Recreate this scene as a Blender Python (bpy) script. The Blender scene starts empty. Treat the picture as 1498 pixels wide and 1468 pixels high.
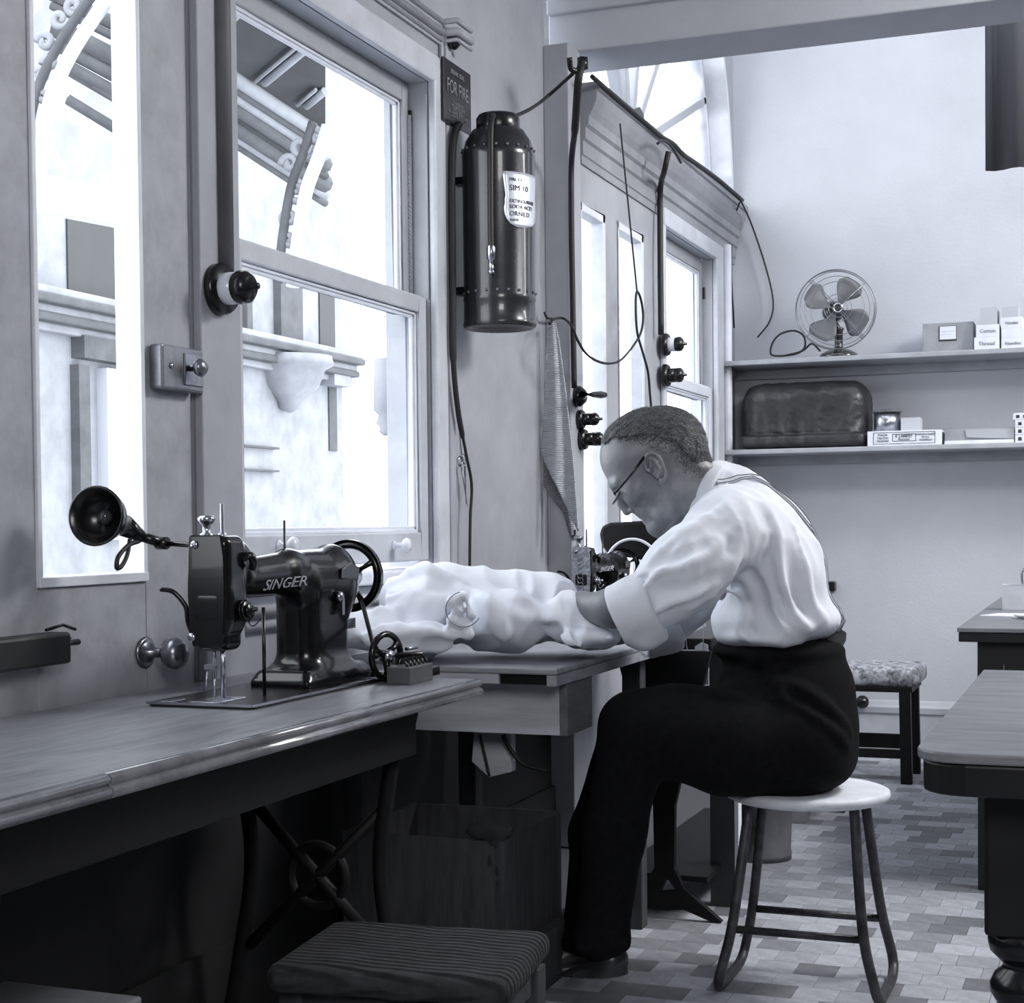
import bpy, bmesh, math, random
import numpy as np
from mathutils import Vector, Matrix
random.seed(7); rng = np.random.RandomState(7)
PI = math.pi
# ---------------------------------------------------------------- camera
F, CX, CY, H = 2300.0, 749.0, 824.0, 1.05
YAW = math.atan(881/2300); PITCH = -0.025; ROLL = 0.010
sc = bpy.context.scene
fw = np.array([-math.sin(YAW)*math.cos(PITCH), math.cos(YAW)*math.cos(PITCH), math.sin(PITCH)])
_rt = np.array([math.cos(YAW), math.sin(YAW), 0.0]); _up = np.cross(_rt, fw)
rt = math.cos(ROLL)*_rt - math.sin(ROLL)*_up; up = math.cos(ROLL)*_up + math.sin(ROLL)*_rt
CAM = np.array([0, 0, H])
cd = bpy.data.cameras.new('camera'); cam = bpy.data.objects.new('camera', cd)
sc.collection.objects.link(cam); sc.camera = cam
m = Matrix.Identity(4)
for i in range(3):
    m[i][0], m[i][1], m[i][2], m[i][3] = rt[i], up[i], -fw[i], CAM[i]
cam.matrix_world = m
cd.sensor_width = 36.0; cd.sensor_fit = 'HORIZONTAL'; cd.lens = 36.0*F/1498
cd.shift_y = (CY-734.0)/1498; cd.clip_start = 0.05
# ---------------------------------------------------------------- light
EXPOSURE = 0.15; SKY = 4.6; KEY = 50.0; KEY2 = 92.0; KEY3 = 150.0; FILL = 0.004
sc.view_settings.view_transform = 'Standard'; sc.view_settings.look = 'None'
sc.view_settings.gamma = 1; sc.view_settings.use_curve_mapping = False
sc.view_settings.exposure = EXPOSURE
w = bpy.data.worlds.new('sky'); sc.world = w; w.use_nodes = True
w.node_tree.nodes['Background'].inputs[0].default_value = (.93, .965, 1.0, 1)
w.node_tree.nodes['Background'].inputs[1].default_value = SKY

def area(name, loc, direction, sx, sy, power, portal=False, col=(1, .99, .97)):
    l = bpy.data.lights.new(name, 'AREA'); l.shape = 'RECTANGLE'; l.size = sx; l.size_y = sy
    l.energy = power; l.color = col; l.cycles.is_portal = portal
    o = bpy.data.objects.new(name, l); sc.collection.objects.link(o); o.location = loc
    o.rotation_euler = Vector(direction).to_track_quat('-Z', 'Y').to_euler(); return o
area('front_key_light', (.95, -.9, 2.35), (-.32, 1, -.22), 1.3, 1.0, KEY)  # unseen key light from the camera side; no window is modelled
area('overhead_key_light', (.75, 4.15, 2.93), (-.62, -.12, -1), .9, .9, KEY2)  # added overhead area light under a closed ceiling
area('far_right_key_light', (2.3, 5.6, 3.1), (-1.0, .55, -.35), 1.2, 1.4, KEY3)  # added light to brighten the back wall; the right wall has no window
for _n, _l, _a, _b in (('portal_door', (-1.76, 2.36, 1.8), 1.8, .36), ('portal_window', (-1.76, 3.3, 1.62), 1.25, 1.0), ('portal_far_door', (-1.70, 5.28, 1.5), 1.5, .8), ('portal_far_window', (-1.70, 6.3, 1.5), 1.5, .8), ('portal_arch', (-1.70, 5.9, 3.2), 1.5, 2.2)): area(_n, _l, (1, 0, 0), _a, _b, 1, True)
# ---------------------------------------------------------------- pixel rays to points on real planes
def ray(px, py): return fw + rt*(px-CX)/F + up*(CY-py)/F
def onX(px, py, x): r = ray(px, py); return CAM + r*(x/r[0])
def onY(px, py, y): r = ray(px, py); return CAM + r*(y/r[1])
def onZ(px, py, z): r = ray(px, py); return CAM + r*((z-H)/r[2])
def at(px, py, d): return CAM + ray(px, py)*d
# ---------------------------------------------------------------- materials
def tint(v): return (v*.93, v*.965, v*1.07+.0006, 1)
MATS = {}
def mat(name, v, rough=.6, v2=None, scale=12, bump=0, bscale=60, metal=0, coat=0, wood=False, axis=0, spec=.5, stretch=None):
    if name in MATS: return MATS[name]
    M = bpy.data.materials.new(name); M.use_nodes = True; nt = M.node_tree; b = nt.nodes['Principled BSDF']
    b.inputs['Roughness'].default_value = rough; b.inputs['Metallic'].default_value = metal
    b.inputs['Coat Weight'].default_value = coat; b.inputs['Specular IOR Level'].default_value = spec
    b.inputs['Base Color'].default_value = tint(v)
    tc = nt.nodes.new('ShaderNodeTexCoord'); mp = nt.nodes.new('ShaderNodeMapping')
    nt.links.new(tc.outputs['Object'], mp.inputs[0])
    s = [1, 1, 1]
    if wood: s = [9, 9, 9]; s[axis] = .7
    if stretch: s = stretch
    mp.inputs['Scale'].default_value = s
    if v2 is not None:
        n = nt.nodes.new('ShaderNodeTexNoise'); n.inputs['Scale'].default_value = scale
        n.inputs['Detail'].default_value = 6; n.inputs['Roughness'].default_value = .65
        if wood: n.inputs['Distortion'].default_value = 1.2
        cr = nt.nodes.new('ShaderNodeValToRGB'); e = cr.color_ramp.elements
        e[0].position = .36; e[1].position = .64; e[0].color = tint(v2); e[1].color = tint(v)
        nt.links.new(mp.outputs[0], n.inputs[0]); nt.links.new(n.outputs[0], cr.inputs[0])
        nt.links.new(cr.outputs[0], b.inputs['Base Color'])
    if bump:
        n = nt.nodes.new('ShaderNodeTexNoise'); n.inputs['Scale'].default_value = bscale; n.inputs['Detail'].default_value = 4
        bp = nt.nodes.new('ShaderNodeBump'); bp.inputs['Strength'].default_value = bump; bp.inputs['Distance'].default_value = .004
        nt.links.new(mp.outputs[0], n.inputs[0]); nt.links.new(n.outputs[0], bp.inputs['Height']); nt.links.new(bp.outputs[0], b.inputs['Normal'])
    MATS[name] = M; return M
def ribbed(name, v, freq, strength=.6, v2=None, direction='Z', rough=.9, dist=.004):
    M = mat(name, v, rough, v2, 30); nt = M.node_tree; b = nt.nodes['Principled BSDF']
    wv = nt.nodes.new('ShaderNodeTexWave'); wv.bands_direction = direction; wv.inputs['Scale'].default_value = freq
    wv.inputs['Distortion'].default_value = 1.0; wv.inputs['Detail'].default_value = 2
    bp = nt.nodes.new('ShaderNodeBump'); bp.inputs['Strength'].default_value = strength; bp.inputs['Distance'].default_value = dist
    tc = [n for n in nt.nodes if n.type == 'TEX_COORD'][0]
    nt.links.new(tc.outputs['Object'], wv.inputs[0]); nt.links.new(wv.outputs[1], bp.inputs['Height']); nt.links.new(bp.outputs[0], b.inputs['Normal'])
    return M
paint = mat('painted_wood', .40, .5, .33, 5, .15, 25)
paint_r = mat('rough_paint', .42, .55, .32, 9, .25, 40)
darkwall = mat('distant_dark_wall', .10, .9)
whitep = mat('white_gloss_paint', .8, .4, .66, 6, .12, 30)
plaster = mat('plaster', .58, .9, .52, 1.6, .2, 90)
plaster_d = mat('beam_plaster', .50, .9, .44, 2, .2, 90)
ceilm = mat('ceiling_paint', .5, .9, .45, 3)
black = mat('black_enamel', .004, .24, None, coat=.25, spec=.35)
blackm = mat('black_iron', .006, .6, .004, 20, spec=.25)
bake = mat('black_bakelite', .008, .25)
rubber = mat('black_rubber', .010, .55)
porc = mat('white_porcelain', .75, .2)
chrome = mat('worn_chrome', .6, .25, .4, 15, metal=1)
brass = mat('tarnished_brass', .35, .3, .2, 25, metal=1)
copper = mat('extinguisher_copper', .045, .27, .03, 6, metal=.5, coat=.35)
tablewood = mat('machine_table_wood', .27, .32, .16, 4, .08, 50, wood=True, axis=1, stretch=[7, 1.2, 7])
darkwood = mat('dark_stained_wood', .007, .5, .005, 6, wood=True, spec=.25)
darktop = mat('worn_table_top', .24, .38, .13, 4, .05, 50, stretch=[1.5, 6, 6])
pine = mat('raw_pine', .55, .7, .38, 2.2, .1, 60, stretch=[1.2, 9, 11])
pine2 = mat('table_slab_wood', .34, .6, .22, 3, .1, 60, stretch=[1.5, 6, 9])
crate = mat('crate_wood', .055, .85, .03, 5, stretch=[8, 8, 1.2])
deskm = mat('black_desk_wood', .009, .4, .005, 8)
cardb = mat('grey_card', .33, .8, .28, 20)
cardw = mat('white_card', .78, .7, .7, 20)
inkm = mat('black_ink', .03, .7)
greyink = mat('grey_ink', .2, .7)
goldm = mat('lettering_gold', .42, .5)
goldb = mat('bright_lettering', .8, .5)
leather = mat('black_leather', .035, .36, .02, 8, 1.0, 28)
tin = mat('tin_metal', .6, .3, .35, 20, metal=1)
facade = mat('facade_stone', .30, .9, .22, 3)
facade_d = mat('soffit_boards', .05, .9, .035, 4)
facade_w = mat('white_veranda_paint', .6, .8)
facade_g = mat('facade_mouldings', .10, .9, .07, 6)  # shade of the mouldings put in as a darker stone tone
darkopen = mat('dark_opening', .03, .6)
shirtm = mat('white_shirt_cotton', .80, .9, .76, 30, .12, 400)
shirt_d = mat('shirt_cuff_cotton', .74, .9, .70, 30, .12, 400)
clothm = mat('white_linen', .84, .85, .80, 20, .10, 350)
trousm = mat('dark_wool', .008, .95, .005, 60, .3, 300, spec=.1)
trouse = mat('grey_wool', .05, .9, .035, 60, .3, 300)
skin = mat('skin', .21, .45, .17, 25, .12, 220)
hairm = mat('short_dark_hair', .025, .7, .05, 160, .8, 260)
hairg = mat('greying_hair', .17, .5)
stubm = mat('hair_stubble', .03, .6)
stoolm = mat('white_stool_seat', .82, .5, .68, 14, .1, 60)
stooll = mat('stool_steel', .09, .45, .03, 22, .2, 50, metal=.3)
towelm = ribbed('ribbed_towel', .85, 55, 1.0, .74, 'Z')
rugm = ribbed('ribbed_mat', .035, 20, 1.0, .015, 'Y', dist=.01)
floral = mat('floral_upholstery', .6, .9, .06, 28, .6, 40)
ropem = ribbed('sash_cord', .6, 60, 1.0, None, 'DIAGONAL')
def glass(name, wob=0.0):
    M = bpy.data.materials.new(name); M.use_nodes = True; nt = M.node_tree; nt.nodes.clear()
    out = nt.nodes.new('ShaderNodeOutputMaterial'); mx = nt.nodes.new('ShaderNodeMixShader')
    t = nt.nodes.new('ShaderNodeBsdfTransparent'); g = nt.nodes.new('ShaderNodeBsdfGlossy'); fr = nt.nodes.new('ShaderNodeFresnel')
    t.inputs[0].default_value = (.96, .97, .97, 1); g.inputs['Roughness'].default_value = .03; fr.inputs[0].default_value = 1.3
    ge = nt.nodes.new('ShaderNodeNewGeometry'); mu = nt.nodes.new('ShaderNodeMath'); mu.operation = 'MULTIPLY'; iv = nt.nodes.new('ShaderNodeMath'); iv.operation = 'SUBTRACT'; iv.inputs[0].default_value = .5
    nt.links.new(ge.outputs['Backfacing'], iv.inputs[1]); iv.use_clamp = True; nt.links.new(fr.outputs[0], mu.inputs[0]); nt.links.new(iv.outputs[0], mu.inputs[1])
    nt.links.new(mu.outputs[0], mx.inputs[0]); nt.links.new(t.outputs[0], mx.inputs[1]); nt.links.new(g.outputs[0], mx.inputs[2])
    nt.links.new(mx.outputs[0], out.inputs[0]); return M
glassm = glass('window_glass')
# ---------------------------------------------------------------- mesh building
ROOT = {}
def V3(p): return np.array(p, float)
class MB:
    def __init__(s): s.v = []; s.f = []; s.sm = []
    def add(s, vs, fs, smooth=False):
        n = len(s.v); s.v += [tuple(map(float, q)) for q in vs]; s.f += [tuple(i+n for i in q) for q in fs]; s.sm += [smooth]*len(fs); return s
    def box(s, a, b):
        x0, x1 = sorted((a[0], b[0])); y0, y1 = sorted((a[1], b[1])); z0, z1 = sorted((a[2], b[2]))
        vs = [(x0,y0,z0),(x1,y0,z0),(x1,y1,z0),(x0,y1,z0),(x0,y0,z1),(x1,y0,z1),(x1,y1,z1),(x0,y1,z1)]
        return s.add(vs, [(0,3,2,1),(4,5,6,7),(0,1,5,4),(1,2,6,5),(2,3,7,6),(3,0,4,7)])
    def prism(s, pts, ext, smooth=False):
        n = len(pts); e = V3(ext); p = [V3(q) for q in pts]
        vs = p + [q+e for q in p]
        return s.add(vs, [tuple(range(n))[::-1], tuple(range(n, 2*n))]) .add(vs, [(i, (i+1) % n, (i+1) % n+n, i+n) for i in range(n)], smooth)
    def tube(s, pts, r, seg=8, cap=True, flat=None):
        P = [V3(p) for p in pts]; n = len(P); R = r if hasattr(r, '__len__') else [r]*n
        vs = []; prev = None
        for i in range(n):
            t = P[min(i+1, n-1)]-P[max(i-1, 0)]; t = t/(np.linalg.norm(t)+1e-12)
            if prev is None:
                a = V3((0, 0, 1)) if abs(t[2]) < .9 else V3((1, 0, 0))
                u = np.cross(t, a)
            else: u = prev - t*np.dot(prev, t)
            u = u/(np.linalg.norm(u)+1e-12); prev = u; v = np.cross(t, u)
            for k in range(seg):
                an = 2*PI*k/seg; vs.append(P[i]+R[i]*(math.cos(an)*u+math.sin(an)*v*(flat or 1)))
        fs = [(i*seg+k, i*seg+(k+1) % seg, (i+1)*seg+(k+1) % seg, (i+1)*seg+k) for i in range(n-1) for k in range(seg)]
        s.add(vs, fs, True)
        if cap: s.add(vs, [tuple(range(seg))[::-1], tuple(range((n-1)*seg, n*seg))])
        return s
    def lathe(s, prof, o, ax=(0, 0, 1), seg=28, a0=0, a1=2*PI, smooth=True, ref=None):
        o = V3(o); ax = V3(ax); ax = ax/np.linalg.norm(ax)
        a = V3(ref) if ref is not None else (V3((0, 0, 1)) if abs(ax[2]) < .9 else V3((1, 0, 0)))
        u = a-ax*np.dot(a, ax); u /= np.linalg.norm(u); v = np.cross(ax, u); full = abs(a1-a0-2*PI) < 1e-6
        n = seg if full else seg+1; vs = []
        for r, h in prof:
            for k in range(n):
                an = a0+(a1-a0)*k/seg; vs.append(o+ax*h+r*(math.cos(an)*u+math.sin(an)*v))
        fs = []
        for i in range(len(prof)-1):
            for k in range(seg):
                k2 = (k+1) % n
                fs.append((i*n+k, i*n+k2, (i+1)*n+k2, (i+1)*n+k))
        return s.add(vs, fs, smooth)
    def torus(s, c, ax, R, r, seg=40, rs=8, a0=0, a1=2*PI):
        c = V3(c); ax = V3(ax)/np.linalg.norm(ax); a = V3((0, 0, 1)) if abs(ax[2]) < .9 else V3((1, 0, 0))
        u = a-ax*np.dot(a, ax); u /= np.linalg.norm(u); v = np.cross(ax, u); full = abs(a1-a0-2*PI) < 1e-6
        n = seg if full else seg+1; vs = []
        for k in range(n):
            t = a0+(a1-a0)*k/seg; d = math.cos(t)*u+math.sin(t)*v
            for j in range(rs):
                q = 2*PI*j/rs; vs.append(c+d*(R+r*math.cos(q))+ax*r*math.sin(q))
        return s.add(vs, [(k*rs+j, k*rs+(j+1) % rs, ((k+1) % n)*rs+(j+1) % rs, ((k+1) % n)*rs+j) for k in range(seg) for j in range(rs)], True)
    def ball(s, c, r, seg=14, rings=8, ax=(0, 0, 1)):
        rr = r if hasattr(r, '__len__') else (r, r, r)
        vs = []; 
        for i in range(rings+1):
            t = PI*i/rings
            for k in range(seg):
                q = 2*PI*k/seg; vs.append((c[0]+rr[0]*math.sin(t)*math.cos(q), c[1]+rr[1]*math.sin(t)*math.sin(q), c[2]-rr[2]*math.cos(t)))
        return s.add(vs, [(i*seg+k, i*seg+(k+1) % seg, (i+1)*seg+(k+1) % seg, (i+1)*seg+k) for i in range(rings) for k in range(seg)], True)
    def quadgrid(s, G, smooth=True):
        a, b = len(G), len(G[0]); vs = [p for r in G for p in r]
        return s.add(vs, [(i*b+j, (i+1)*b+j, (i+1)*b+j+1, i*b+j+1) for i in range(a-1) for j in range(b-1)], smooth)
    def build(s, name, m, parent=None, bevel=0, solid=0, subs=0):
        off = ROOT.get(parent.name, V3((0, 0, 0))) if parent else V3((0, 0, 0))
        if parent is None and s.v:
            A = np.array(s.v); off = V3(((A[:, 0].min()+A[:, 0].max())/2, (A[:, 1].min()+A[:, 1].max())/2, A[:, 2].min()))
        me = bpy.data.meshes.new(name); me.from_pydata([tuple(np.array(q)-off) for q in s.v], [], s.f)
        me.polygons.foreach_set('use_smooth', s.sm)
        if solid == 0 and not bevel:
            bm = bmesh.new(); bm.from_mesh(me); bmesh.ops.remove_doubles(bm, verts=bm.verts, dist=1e-6); bmesh.ops.recalc_face_normals(bm, faces=bm.faces); bm.to_mesh(me); bm.free()
        else:
            bm = bmesh.new(); bm.from_mesh(me); bmesh.ops.remove_doubles(bm, verts=bm.verts, dist=1e-6); bmesh.ops.recalc_face_normals(bm, faces=bm.faces); bm.to_mesh(me); bm.free()
        me.materials.append(m); o = bpy.data.objects.new(name, me); sc.collection.objects.link(o)
        if parent: o.parent = parent
        else: o.location = off
        ROOT[o.name] = off
        if solid: md = o.modifiers.new('solid', 'SOLIDIFY'); md.thickness = solid; md.offset = 0
        if bevel: md = o.modifiers.new('bevel', 'BEVEL'); md.width = bevel; md.segments = 2; md.limit_method = 'ANGLE'
        if subs: md = o.modifiers.new('subs', 'SUBSURF'); md.levels = subs; md.render_levels = subs
        return o
def thing(name, label, cat, loc, group=None, kind=None):
    o = bpy.data.objects.new(name, None); sc.collection.objects.link(o); o.location = tuple(map(float, loc)); o.empty_display_size = .05
    ROOT[o.name] = V3(loc)
    if kind: o['kind'] = kind
    if label: o['label'] = label
    if cat: o['category'] = cat
    if group: o['group'] = group
    return o
def tag(o, label, cat, group=None, kind=None):
    if label: o['label'] = label
    if cat: o['category'] = cat
    if group: o['group'] = group
    if kind: o['kind'] = kind
    return o
def structure(o): o['kind'] = 'structure'; return o
def text(body, size, o, right, upd, m, parent, name='lettering', ext=.0006, align='LEFT', sx=1.0, bold=0):
    cu = bpy.data.curves.new(name, 'FONT'); cu.body = body; cu.size = size; cu.extrude = ext; cu.align_x = align; cu.resolution_u = 3; cu.offset = bold
    t = bpy.data.objects.new('tmp_text', cu); sc.collection.objects.link(t)
    dg = bpy.context.evaluated_depsgraph_get(); me = bpy.data.meshes.new_from_object(t.evaluated_get(dg)); bpy.data.objects.remove(t); bpy.data.curves.remove(cu)
    r = V3(right)/np.linalg.norm(right); u = V3(upd)/np.linalg.norm(upd); n = np.cross(r, u)
    off = ROOT[parent.name] if parent else V3((0, 0, 0))
    M4 = Matrix([[r[i]*sx, u[i], n[i], o[i]-off[i]] for i in range(3)]+[[0, 0, 0, 1]]); me.transform(M4)
    me.materials.clear(); me.materials.append(m); ob = bpy.data.objects.new(name, me); sc.collection.objects.link(ob); ob.parent = parent; return ob
def arc(c, u, v, R, a0, a1, n): return [V3(c)+R*(math.cos(a0+(a1-a0)*i/n)*V3(u)+math.sin(a0+(a1-a0)*i/n)*V3(v)) for i in range(n+1)]
def spline(pts, n=8):
    P = [V3(p) for p in pts]; P = [2*P[0]-P[1]]+P+[2*P[-1]-P[-2]]; out = []
    for i in range(1, len(P)-2):
        for k in range(n):
            t = k/n; a, b, c, d = P[i-1:i+3]
            out.append(.5*((2*b)+(c-a)*t+(2*a-5*b+4*c-d)*t*t+(3*b-a-3*c+d)*t**3))
    out.append(P[-2]); return out
# ---------------------------------------------------------------- signed distance fields -> one continuous surface
def smin(a, b, k):
    if k <= 0: return np.minimum(a, b)
    h = np.clip(.5+.5*(b-a)/k, 0, 1); return b*(1-h)+a*h-k*h*(1-h)
class SDF:
    def __init__(s, lo, hi, h):
        s.lo = V3(lo); s.h = h; s.n = np.ceil((V3(hi)-s.lo)/h).astype(int)+1
        s.ax = [s.lo[i]+h*np.arange(s.n[i]) for i in range(3)]; s.F = np.full(s.n, .5, np.float32)
    def op(s, fn, lo, hi, k, mode='u'):
        mg = max(k, 3*s.h)*1.05; sl = []
        for i in range(3):
            a = int(max(0, math.floor((lo[i]-mg-s.lo[i])/s.h))); b = int(min(s.n[i], math.ceil((hi[i]+mg-s.lo[i])/s.h)+1))
            if b <= a: return s
            sl.append(slice(a, b))
        sl = tuple(sl); X, Y, Z = np.meshgrid(*[s.ax[i][sl[i]].astype(np.float32) for i in range(3)], indexing='ij')
        d = fn(X, Y, Z).astype(np.float32); f = s.F[sl]
        s.F[sl] = smin(f, d, k) if mode == 'u' else -smin(-f, d, k)
        return s
    def ell(s, c, r, k=.01, M=None, mode='u'):
        c = V3(c); r = V3(r if hasattr(r, '__len__') else (r, r, r)); R = np.eye(3) if M is None else np.array(M)
        ex = np.sqrt(((R.T*r)**2).sum(1)) if M is not None else r
        def fn(X, Y, Z):
            p = [X-c[0], Y-c[1], Z-c[2]]; q = [sum(float(R[i][j])*p[j] for j in range(3)) for i in range(3)]
            k0 = np.sqrt(sum((q[i]/r[i])**2 for i in range(3)))+1e-6; k1 = np.sqrt(sum((q[i]/r[i]**2)**2 for i in range(3)))+1e-6
            return k0*(k0-1)/k1
        return s.op(fn, c-ex, c+ex, k, mode)
    def cone(s, a, b, ra, rb=None, k=.01, mode='u', sq=(1, 1, 1)):
        a = V3(a); b = V3(b); rb = ra if rb is None else rb; q = V3(sq); rm = max(ra, rb)/min(sq)
        A = a*q; B = b*q; ab = B-A; L = float(ab@ab)+1e-12
        def fn(X, Y, Z):
            x, y, z = X*q[0]-A[0], Y*q[1]-A[1], Z*q[2]-A[2]; t = np.clip((x*ab[0]+y*ab[1]+z*ab[2])/L, 0, 1)
            return np.sqrt((x-t*ab[0])**2+(y-t*ab[1])**2+(z-t*ab[2])**2)-(ra+(rb-ra)*t)
        return s.op(fn, np.minimum(a, b)-rm, np.maximum(a, b)+rm, k, mode)
    def chain(s, pts, r, k=.01, mode='u', sq=(1, 1, 1)):
        R = r if hasattr(r, '__len__') else [r]*len(pts)
        for i in range(len(pts)-1): s.cone(pts[i], pts[i+1], R[i], R[i+1], k, mode, sq)
        return s
    def rbox(s, c, hf, rd, k=.01, mode='u', M=None):
        c = V3(c); hf = V3(hf); R = np.eye(3) if M is None else np.array(M); e = np.abs(R.T)@hf
        def fn(X, Y, Z):
            p = [X-c[0], Y-c[1], Z-c[2]]; q = [np.abs(sum(float(R[i][j])*p[j] for j in range(3)))-(hf[i]-rd) for i in range(3)]
            return np.sqrt(sum(np.maximum(v, 0)**2 for v in q))+np.minimum(np.maximum(np.maximum(q[0], q[1]), q[2]), 0)-rd
        return s.op(fn, c-e, c+e, k, mode)
    def disp(s, fn):
        X, Y, Z = np.meshgrid(*[a.astype(np.float32) for a in s.ax], indexing='ij'); s.F += fn(X, Y, Z).astype(np.float32); return s
    def val(s, p):
        q = np.clip((V3(p)-s.lo)/s.h, 1, s.n-2.01); i = q.astype(int); t = q-i; B = s.F[i[0]:i[0]+2, i[1]:i[1]+2, i[2]:i[2]+2]
        B = B[0]*(1-t[0])+B[1]*t[0]; B = B[0]*(1-t[1])+B[1]*t[1]; return float(B[0]*(1-t[2])+B[1]*t[2])
    def nrm(s, p):
        e = s.h; g = np.array([s.val(p+d)-s.val(p-d) for d in np.eye(3)*e]); return g/(np.linalg.norm(g)+1e-9)
    def project(s, p, off=0):
        p = V3(p)
        for _ in range(14): p = p-s.nrm(p)*(s.val(p)-off)*.7
        return p
    def fold(s, pts, r, k, mode='u', dep=.55):
        P = spline(pts, 4); n = len(P); o = (-1 if mode == 'u' else 1)*r*dep; Q = [s.project(p, o) for p in P]
        R = [r*(.35+.65*math.sin(PI*min(1, max(0, (i+.6)/n)))**.6) for i in range(n)]
        return s.chain([q-(0 if mode != 'u' else 0) for q in Q], R, k, mode)
    def geo(s):
        Fd = s.F; n = np.array(Fd.shape); I = Fd < 0
        c = n-1; sm = np.zeros(tuple(c)+(3,), np.float32); ct = np.zeros(tuple(c), np.float32)
        for ax in range(3):
            o1, o2 = [a for a in range(3) if a != ax]
            for d1 in (0, 1):
                for d2 in (0, 1):
                    A = [None]*3; B = [None]*3; A[ax] = slice(0, c[ax]); B[ax] = slice(1, n[ax])
                    A[o1] = B[o1] = slice(d1, c[o1]+d1); A[o2] = B[o2] = slice(d2, c[o2]+d2)
                    fa, fb = Fd[tuple(A)], Fd[tuple(B)]; x = (fa < 0) != (fb < 0)
                    t = np.where(x, fa/np.where(x, fa-fb, 1), 0)
                    sm[..., ax] += t; sm[..., o1] += x*d1; sm[..., o2] += x*d2; ct += x
        act = ct > 0; idx = np.full(tuple(c), -1, np.int64); nv = int(act.sum()); idx[act] = np.arange(nv)
        ijk = np.argwhere(act); V = s.lo+s.h*(ijk+sm[act]/ct[act][:, None]); Q = []
        for ax in range(3):
            o1, o2 = [(1, 2), (2, 0), (0, 1)][ax]
            A = [slice(0, n[i]) for i in range(3)]; B = list(A); A[ax] = slice(0, c[ax]); B[ax] = slice(1, n[ax])
            for L in (A, B): L[o1] = slice(1, c[o1]); L[o2] = slice(1, c[o2])
            ia, ib = I[tuple(A)], I[tuple(B)]
            for flip in (0, 1):
                x = np.argwhere((ia & ~ib) if not flip else (~ia & ib))
                if not len(x): continue
                g = x.copy(); g[:, o1] += 1; g[:, o2] += 1
                q = []
                for da, db in ((1, 1), (0, 1), (0, 0), (1, 0)):
                    e = g.copy(); e[:, o1] -= da; e[:, o2] -= db; q.append(idx[e[:, 0], e[:, 1], e[:, 2]])
                q = np.stack(q, 1); Q.append(q[:, ::-1] if flip else q)
        return V, np.concatenate(Q)
def meshobj(name, V, Q, m, parent, frame=None, smooth=True, sm_iter=0):
    """V in a local frame (rotation, origin) or the world; parent offset removed"""
    if frame is not None: V = V@frame[0].T+frame[1]
    off = ROOT[parent.name] if parent else V.min(0)*.5+V.max(0)*.5
    if parent is None: off[2] = V[:, 2].min()
    V = V-off; me = bpy.data.meshes.new(name); me.vertices.add(len(V)); me.vertices.foreach_set('co', V.astype(np.float32).ravel())
    k = Q.shape[1]; me.loops.add(Q.size); me.polygons.add(len(Q)); me.loops.foreach_set('vertex_index', Q.astype(np.int32).ravel())
    me.polygons.foreach_set('loop_start', np.arange(0, Q.size, k, dtype=np.int32)); me.polygons.foreach_set('loop_total', np.full(len(Q), k, np.int32))
    me.update(calc_edges=True); me.validate()
    me.polygons.foreach_set('use_smooth', [smooth]*len(me.polygons)); me.materials.append(m)
    o = bpy.data.objects.new(name, me); sc.collection.objects.link(o)
    if parent: o.parent = parent
    else: o.location = off
    ROOT[o.name] = off
    if sm_iter: md = o.modifiers.new('smooth', 'SMOOTH'); md.iterations = sm_iter; md.factor = .5
    return o
def rotm(ax, a):
    return np.array(Matrix.Rotation(a, 3, Vector(ax)))
def wn(X, Y, Z, f, seed, n=5):
    r = np.random.RandomState(seed); o = 0
    for i in range(n):
        d = r.normal(size=3); d /= np.linalg.norm(d); o = o+np.sin((X*d[0]+Y*d[1]+Z*d[2])*f*r.uniform(.6, 1.6)+r.uniform(0, 6.3))
    return o/n
# ================================================================ THE SETTING
WX, DX, JY, RY = -1.711, -1.63, 4.80, 7.15
OX = WX-.13                                     # outer face of the wall
def S(name, mb, m, **k): return structure(mb.build(name, m, None, **k))
# floor with separate tiles
fl = S('floor', MB().box((OX, -1.6, -.05), (2.6, RY+.1, -.004)), mat('floor_ground', .10, .8))
tm = [mat('floor_tile_%s' % a, v, .55, v*.72, 25, .1, 60) for a, v in (('pale', .60), ('light', .50), ('mid', .42), ('dull', .33), ('dark', .22))]
tx, ty = .095, .095; cells = []
for j in range(int((RY+.2)/ty)):
    off = (j % 3)*tx/3
    for i in range(-14, 20):
        x0, y0 = i*tx+off, j*ty
        if x0 < WX or x0 > 2.4 or y0 < .2 or y0+ty > RY: continue
        cells.append((x0, y0))
def projp(p):
    q = V3(p)-CAM; d = q@fw; return CX+F*(q@rt)/d, CY-F*(q@up)/d, d
vis = []
for c in cells:
    x, y, d = projp((c[0]+tx/2, c[1]+ty/2, 0))
    if 880 < x < 1500 and 1100 < y < 1475 and d > 0: vis.append((d, c))
vis.sort(); near = [c for d, c in vis[:300]]; ns = set(near)
tms = []
for k in range(5):
    b = MB().box((.0006, .0006, 0), (tx-.0006, ty-.0006, .004)); me = bpy.data.meshes.new('floor_tile'); me.from_pydata(b.v, [], b.f); me.materials.append(tm[k]); tms.append(me)
fo = ROOT['floor']
_last = [0]
def pick():
    if rng.rand() > .35: _last[0] = int(rng.choice(5, p=[.2, .32, .25, .13, .10]))
    return _last[0]
for c in near:
    o = bpy.data.objects.new('floor_tile', tms[pick()]); sc.collection.objects.link(o); o.parent = fl; o.location = tuple(V3((c[0], c[1], -.004))-fo)
rest = [MB() for _ in range(5)]
for c in cells:
    if c not in ns: rest[pick()].box((c[0]+.0006, c[1]+.0006, -.004), (c[0]+tx-.0006, c[1]+ty-.0006, 0))
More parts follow.
